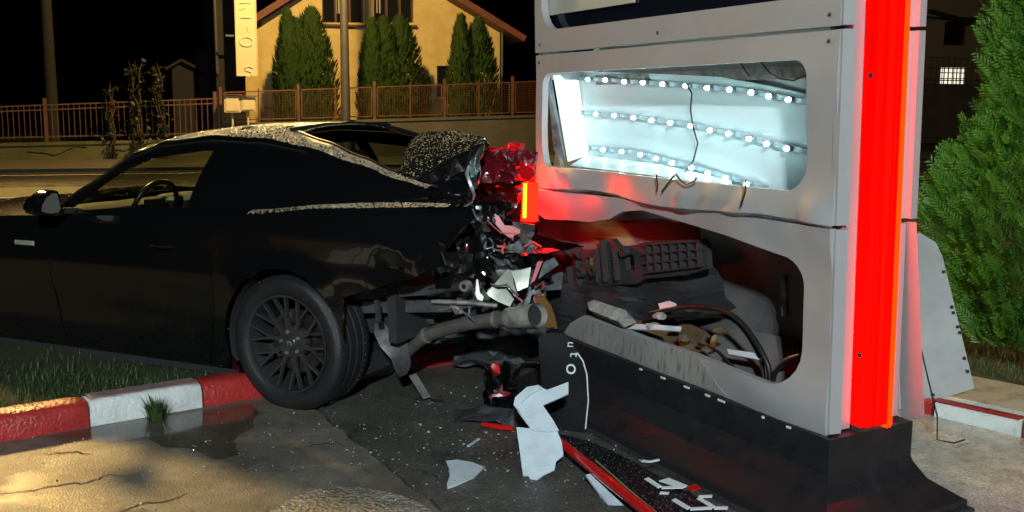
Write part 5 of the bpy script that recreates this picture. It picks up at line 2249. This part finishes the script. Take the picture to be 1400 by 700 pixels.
# rubble and cables on the sign's floor
rb = random.Random(9)
items = [
    ('concrete_chunk', [(803, 414), (812, 410), (855, 424), (861, 432), (845, 440), (806, 424)], -.02, M_RUBBLE, 'pale broken concrete chunk on the edge of the torn opening', 'rubble', .05),
    ('white_strip', [(858, 442), (930, 446), (928, 452), (850, 449)], .05, M_WHITEPL, 'thin white plastic strip lying in the torn opening', 'plastic strip', .01),
    ('white_offcut', [(900, 415), (915, 411), (924, 415), (918, 420), (902, 422)], .10, M_WHITEPL, 'small white offcut next to the round brown board', 'plastic offcut', .012),
    ('round_board', [(917, 418), (918, 394), (928, 387), (950, 394), (960, 406), (962, 418), (940, 426)], .20, M_BROWNBOARD, 'brown board with a rounded top inside the torn opening', 'board', .012),
    ('brown_carton', [(906, 462), (936, 440), (964, 452), (956, 480), (950, 486), (912, 472)], .12, M_BROWNBOARD, 'crushed brown carton under the black cables', 'carton', .05),
    ('white_label', [(994, 477), (1040, 484), (1047, 490), (1044, 493), (996, 484)], .12, M_WHITEPL, 'white label strip on the dark box under the cable loop', 'label', .008),
    ('grey_case', [(955, 488), (975, 458), (1010, 448), (1090, 466), (1092, 520), (1060, 525), (1000, 505)], .2, M_DIRTMETAL, 'dark battered metal case filling the corner of the torn opening', 'case', .06)]
for nm, pl_, xl, m_, lb, ct, th in items:
    P = TW(TL(pl_[0][0], pl_[0][1], xl))
    n_ = (TXW * -.75 + Vector((0, 0, .66))).normalized()
    ctr = P
    plate(nm, pl_, P, n_, th, m_, lb, ct, .04, .008, loc=(P.x, P.y, P.z))
rq = random.Random(55)
lbs = ['grey rubble lump beside the white strip in the torn opening', 'brown rubble lump against the crushed carton', 'small rubble lump below the round brown board', 'dark rubble lump near the thick cable', 'pale rubble lump at the edge of the metal case', 'flat rubble flake by the pale concrete chunk']
for (x, y), lb in zip(((892, 446), (935, 462), (902, 432), (985, 452), (968, 478), (838, 432)), lbs):
    P = TW(TL(x, y, .08))
    bm_ = bmesh.new()
    bmesh.ops.create_icosphere(bm_, subdivisions=2, radius=.032)
    for v in bm_.verts:
        v.co *= 1 + .45 * noise.noise(v.co * 40 + Vector((x, y, 0)))
        v.co.z *= .55
    me_ = bpy.data.meshes.new('rubble_lump')
    bm_.to_mesh(me_)
    bm_.free()
    me_.materials.append(M_RUBBLE if rq.random() < .5 else M_BROWNBOARD)
    ob = bpy.data.objects.new('rubble_lump', me_)
    COL.objects.link(ob)
    ob.location = P
    tag(ob, lb, 'rubble', 'rubble in the torn opening')
cab = [([(890, 428), (940, 420), (985, 424), (1012, 440), (1035, 470), (1050, 500), (1052, 522)], .10, .011, 'thick black cable arching over the metal case'),
       ([(925, 437), (970, 432), (1000, 436), (1022, 458), (1040, 492), (1044, 518)], .13, .009, 'second black cable following the thick arched one'),
       ([(955, 470), (980, 480), (1000, 500), (1015, 512)], .08, .007, 'thin dark cable lying beside the crushed carton'),
       ([(1094, 486), (1076, 492), (1062, 506), (1056, 524)], .1, .009, 'dark cable curving down in the opening corner'),
       ([(880, 440), (920, 432), (960, 430)], .12, .012, 'short black hose lying by the white strip')]
for pts, xl, r_, lb in cab:
    P = [TW(TL(x, y, xl)) for x, y in pts]
    # densify
    Q = []
    for i in range(len(P) - 1):
        p0, p1, p2, p3 = P[max(0, i - 1)], P[i], P[i + 1], P[min(len(P) - 1, i + 2)]
        for k in range(5):
            t = k / 5
            Q.append(.5 * ((2 * p1) + (p2 - p0) * t + (2 * p0 - 5 * p1 + 4 * p2 - p3) * t * t + (3 * p1 - p0 - 3 * p2 + p3) * t ** 3))
    Q.append(P[-1])
    mb = MB()
    mb.tube(Q, r_, 8)
    single(mb, 'black_cable', M_CABLE, lb, 'cable', P[0], 50, 'cables in the torn opening')

# ---- black panel standing with lettering down its edge
P0 = W(800, 592)
nU = Vector((-.35, -.93, .12)).normalized()
us = thing('lettered_panel', 'upright black panel with white letters running down it by the plinth', 'panel', P0)
o = plate('panel_sheet', [(736, 462), (752, 455), (770, 455), (782, 470), (796, 490), (803, 515), (805, 550), (801, 592), (752, 600), (742, 560)], P0, nU, .01, M_BLACKPANEL, step=.06, wave=.012)
o.data.transform(Matrix.Translation(-P0))
o.parent = us
ed = [onp(x, y, P0, nU) + nU * .008 - P0 for x, y in ((790, 482), (798, 494), (803, 512), (805, 548), (801, 586))]
MB().tube(ed, .0035, 6).build('white_edge', M_LETTER, us, smooth=50)


def textmesh(txt):
    cu = bpy.data.curves.new('t', 'FONT')
    cu.body = txt
    cu.size = 1
    cu.extrude = .01
    ob = bpy.data.objects.new('t', cu)
    COL.objects.link(ob)
    bpy.context.view_layer.update()
    dg = bpy.context.evaluated_depsgraph_get()
    me = bpy.data.meshes.new_from_object(ob.evaluated_get(dg))
    bpy.data.objects.remove(ob)
    bpy.data.curves.remove(cu)
    return me


for ch, cx, cy, sz in (('u', 779, 470, 14), ('t', 783, 485, 17), ('o', 782, 504, 24)):
    me = textmesh(ch)
    c = onp(cx, cy, P0, nU) + nU * .016 - P0
    k = sz / FPX * 4.6 * 1.25
    ux = Vector((nU.y, -nU.x, 0)).normalized() * -1
    if ux.x < 0:
        ux = -ux
    uy = nU.cross(ux)
    ctr = sum((v.co for v in me.vertices), Vector()) / max(1, len(me.vertices))
    for v in me.vertices:
        q = v.co - ctr
        # letters run downwards: rotate a quarter turn
        x_, y_ = q.y, -q.x
        v.co = c + (ux * x_ + uy * y_ + nU * q.z * .3) * k
    me.materials.append(M_LETTER)
    ob = bpy.data.objects.new('letter', me)
    COL.objects.link(ob)
    ob.parent = us

# ---- fallen sign panel with a red edge, leaning on the plinth
A = W(744, 590, .07)
B = W(884, 702, .05)
Dn = (B - A).normalized()
Bx = B + Dn * .5
C1 = TW((-.19, .55, .09))
nP = (Bx - A).cross(TW((-.20, 1.1, .14)) - A).normalized()
if nP.z < 0:
    nP = -nP
fp = thing('fallen_sign_panel', 'fallen wet black sign panel with a red edge and white letter outlines', 'sign panel', W(860, 670))
FB = Vector(fp.location)
B2 = onp(1030, 762, A, nP)
fpoly = [(744, 590), (782, 596), (815, 606), (860, 628), (930, 668), (1000, 703), (1060, 735), (1010, 770), (955, 760), (884, 702), (812, 644)]
o = plate('panel_sheet', fpoly, A, nP, .012, M_BLACKPANEL, step=.05, wave=.006)
o.data.transform(Matrix.Translation(-FB))
o.parent = fp
SHEET = o
red = [onp(x, y, A, nP) + nP * .012 - FB for x, y in ((743, 588), (778, 617), (812, 645), (848, 674), (886, 704), (945, 752))]
MB().tube(red, [.017, .021, .022, .022, .022, .022], 10).build('red_edge', M_REDPL, fp, smooth=50)
yl = [onp(x, y, A, nP) + nP * .012 - FB for x, y in ((815, 633), (842, 657), (868, 680), (900, 706))]
MB().tube(yl, .0035, 6).build('bright_trim', mat('brass_trim', (.55, .5, .2), .3, .6), fp, smooth=50)


def stroke(pts, w=.016, m=M_LETTER):
    P = [onp(x, y, A, nP) + nP * .012 - FB for x, y in pts]
    mb = MB()
    for p, q in zip(P, P[1:]):
        mb.bar(p, q, w, .004, nP)
    mb.build('letter', m, fp)


s7 = 180 / 1260.
for pts, w in ((((170, 405), (300, 490)), .018), (((318, 495), (525, 490)), .016), (((300, 545), (385, 548)), .014), (((430, 608), (575, 695)), .018), (((590, 700), (800, 690)), .016), (((670, 580), (800, 578)), .014), (((670, 595), (815, 685)), .016), (((820, 692), (950, 690)), .016), (((125, 236), (200, 245), (295, 225)), .012)):
    stroke([(860 + x * s7, 600 + y * s7) for x, y in pts], w)
o = plate('white_patch', [(901, 657), (914, 653), (941, 664), (930, 667)], A + nP * .012, nP, .004, M_LETTER)
o.data.transform(Matrix.Translation(-FB))
o.parent = fp
o = plate('red_patch', [(938, 665), (952, 662), (958, 667), (945, 671)], A + nP * .013, nP, .004, M_REDPL)
o.data.transform(Matrix.Translation(-FB))
o.parent = fp
mb = scatter(SHEET, 2600, .0012, .0035, 14, .1)
q = mb.build('rain_drops', M_WATERBEAD, fp)
q['kind'] = 'stuff'
for p in q.data.polygons:
    p.use_smooth = True

# white strip under its red edge
Pw = W(820, 668, .03)
plate('white_board_strip', [(801, 649), (807, 648), (868, 705), (848, 712)], Pw, (0, -.3, .95), .012, M_WHITEPL, 'narrow white board strip beside the red edge of the fallen panel', 'board', .05, .0, loc=(Pw.x, Pw.y, 0))

# ---- broken white plastic pieces
Pb = W(738, 652, .01)
nb = Vector((-.12, -.62, .77)).normalized()
wf = thing('white_plastic_fragment', 'tall folded pale blue-white plastic fragment leaning on the lettered panel', 'plastic fragment', Pb)
for nm, pl_, dd in (('fragment_sheet', [(706, 584), (762, 590), (768, 604), (770, 622), (760, 630), (758, 642), (742, 650), (733, 657), (725, 655), (722, 650), (715, 650)], .0),
                    ('fragment_sheet', [(712, 568), (704, 556), (706, 545), (722, 532), (737, 527), (743, 531), (748, 533), (777, 522), (777, 538), (742, 554), (756, 574), (764, 588), (750, 590), (727, 588)], .012),
                    ('fold_rib', [(709, 560), (702, 553), (704, 543), (720, 529), (736, 526), (740, 530), (722, 541), (712, 550), (714, 566)], .030)):
    o = plate(nm, pl_, Pb + nb * dd, nb, .008, M_WHITEPL, step=.03, wave=.006)
    o.data.transform(Matrix.Translation(-Pb))
    o.parent = wf
Ps = W(636, 647, .012)
plate('white_plastic_shard', [(610, 630), (624, 628), (645, 631), (662, 638), (648, 652), (628, 661), (612, 667), (611, 662), (615, 651), (614, 640)], Ps, (0, -.05, 1), .006, M_WHITEPL, 'pale blue-white fin shaped plastic shard flat on the ground', 'plastic shard', .04, .003, loc=(Ps.x, Ps.y, 0))

# ---- other pieces lying under the tail
Pr = W(680, 584, .02)
mb = MB()
mb.tube([W(660, 580, .02), W(682, 584, .02), W(702, 586, .02)], [.012, .014, .012], 8)
single(mb, 'red_trim_piece', M_REDPL, 'short red trim piece on the ground beside the folded white fragment', 'trim', (Pr.x, Pr.y, 0), 50)
Pr = W(678, 515, .06)
mb = MB()
mb.panel([(-.03, 0), (.025, .015), (.015, .07), (-.025, .075)], [], .05, lambda u, v, t: Pr + Vector((u, t, v)), .03)
single(mb, 'red_reflector', M_REDPL, 'small red reflector hanging in the dark below the exhaust tip', 'reflector', (Pr.x, Pr.y, Pr.z), 40)
Pq = W(640, 566, .02)
c = [W(615, 575, .02), W(700, 572, .05), W(705, 552, .10), W(622, 552, .06)]
o = crumple(c, 10, 6, .04, 33, 'bumper_scrap', M_BLKPLASTIC, None, .005, 6., 25)
tag(o, 'crumpled black bumper scrap on the ground below the exhaust pipe', 'scrap')
c = [W(660, 560, .03), W(705, 560, .03), W(712, 488, .10), W(665, 492, .12)]
o = crumple(c, 8, 8, .05, 34, 'bumper_scrap', M_PAINT, None, .005, 6., 25)
tag(o, 'glossy black body scrap propped beside the upright lettered panel', 'scrap')
Pg = W(596, 620, .006)
mb = MB()
mb.bar(W(640, 610, .008), W(655, 600, .008), .012, .005)
single(mb, 'clear_plastic_sliver', M_WHITEPL, 'thin clear plastic sliver on the asphalt below the bumper scrap', 'plastic sliver', W(648, 605))

# scattered small fragments (too small and too many to count)
mb = MB()
rr = random.Random(99)
for i in range(900):
    if i < 650:
        p = Vector((rr.gauss(-.1, .6), rr.gauss(4.35, .5), 0))
    else:
        p = Vector((rr.uniform(-2.4, 2.0), rr.uniform(3.2, 4.9), 0))
    if (p - K0).dot(KN) < .02:
        continue
    s = .002 + .009 * rr.random() ** 3
    a = rr.uniform(0, 6.28)
    M_ = Matrix.Rotation(a, 3, 'Z') @ Matrix.Rotation(rr.uniform(-.5, .5), 3, 'X')
    vs = [M_ @ Vector((rr.uniform(.4, 1) * s * math.cos(t), rr.uniform(.4, 1) * s * math.sin(t), 0)) for t in (0, 1.6, 3.1, 4.7)]
    up = Vector((0, 0, .003))
    b = Vector((p.x, p.y, .006 + s * .4))
    mb.add([b + v for v in vs] + [b + v + up for v in vs], [(3, 2, 1, 0), (4, 5, 6, 7), (0, 1, 5, 4), (1, 2, 6, 5), (2, 3, 7, 6), (3, 0, 4, 7)])
tag(mb.build('glass_fragments', mat('fragment', (.5, .52, .5), .15, spec=.9, col2=(.12, .12, .12), scale=30, contrast=(.45, .55))), 'small scattered glass and plastic fragments on the wet ground', 'fragments', kind='stuff')
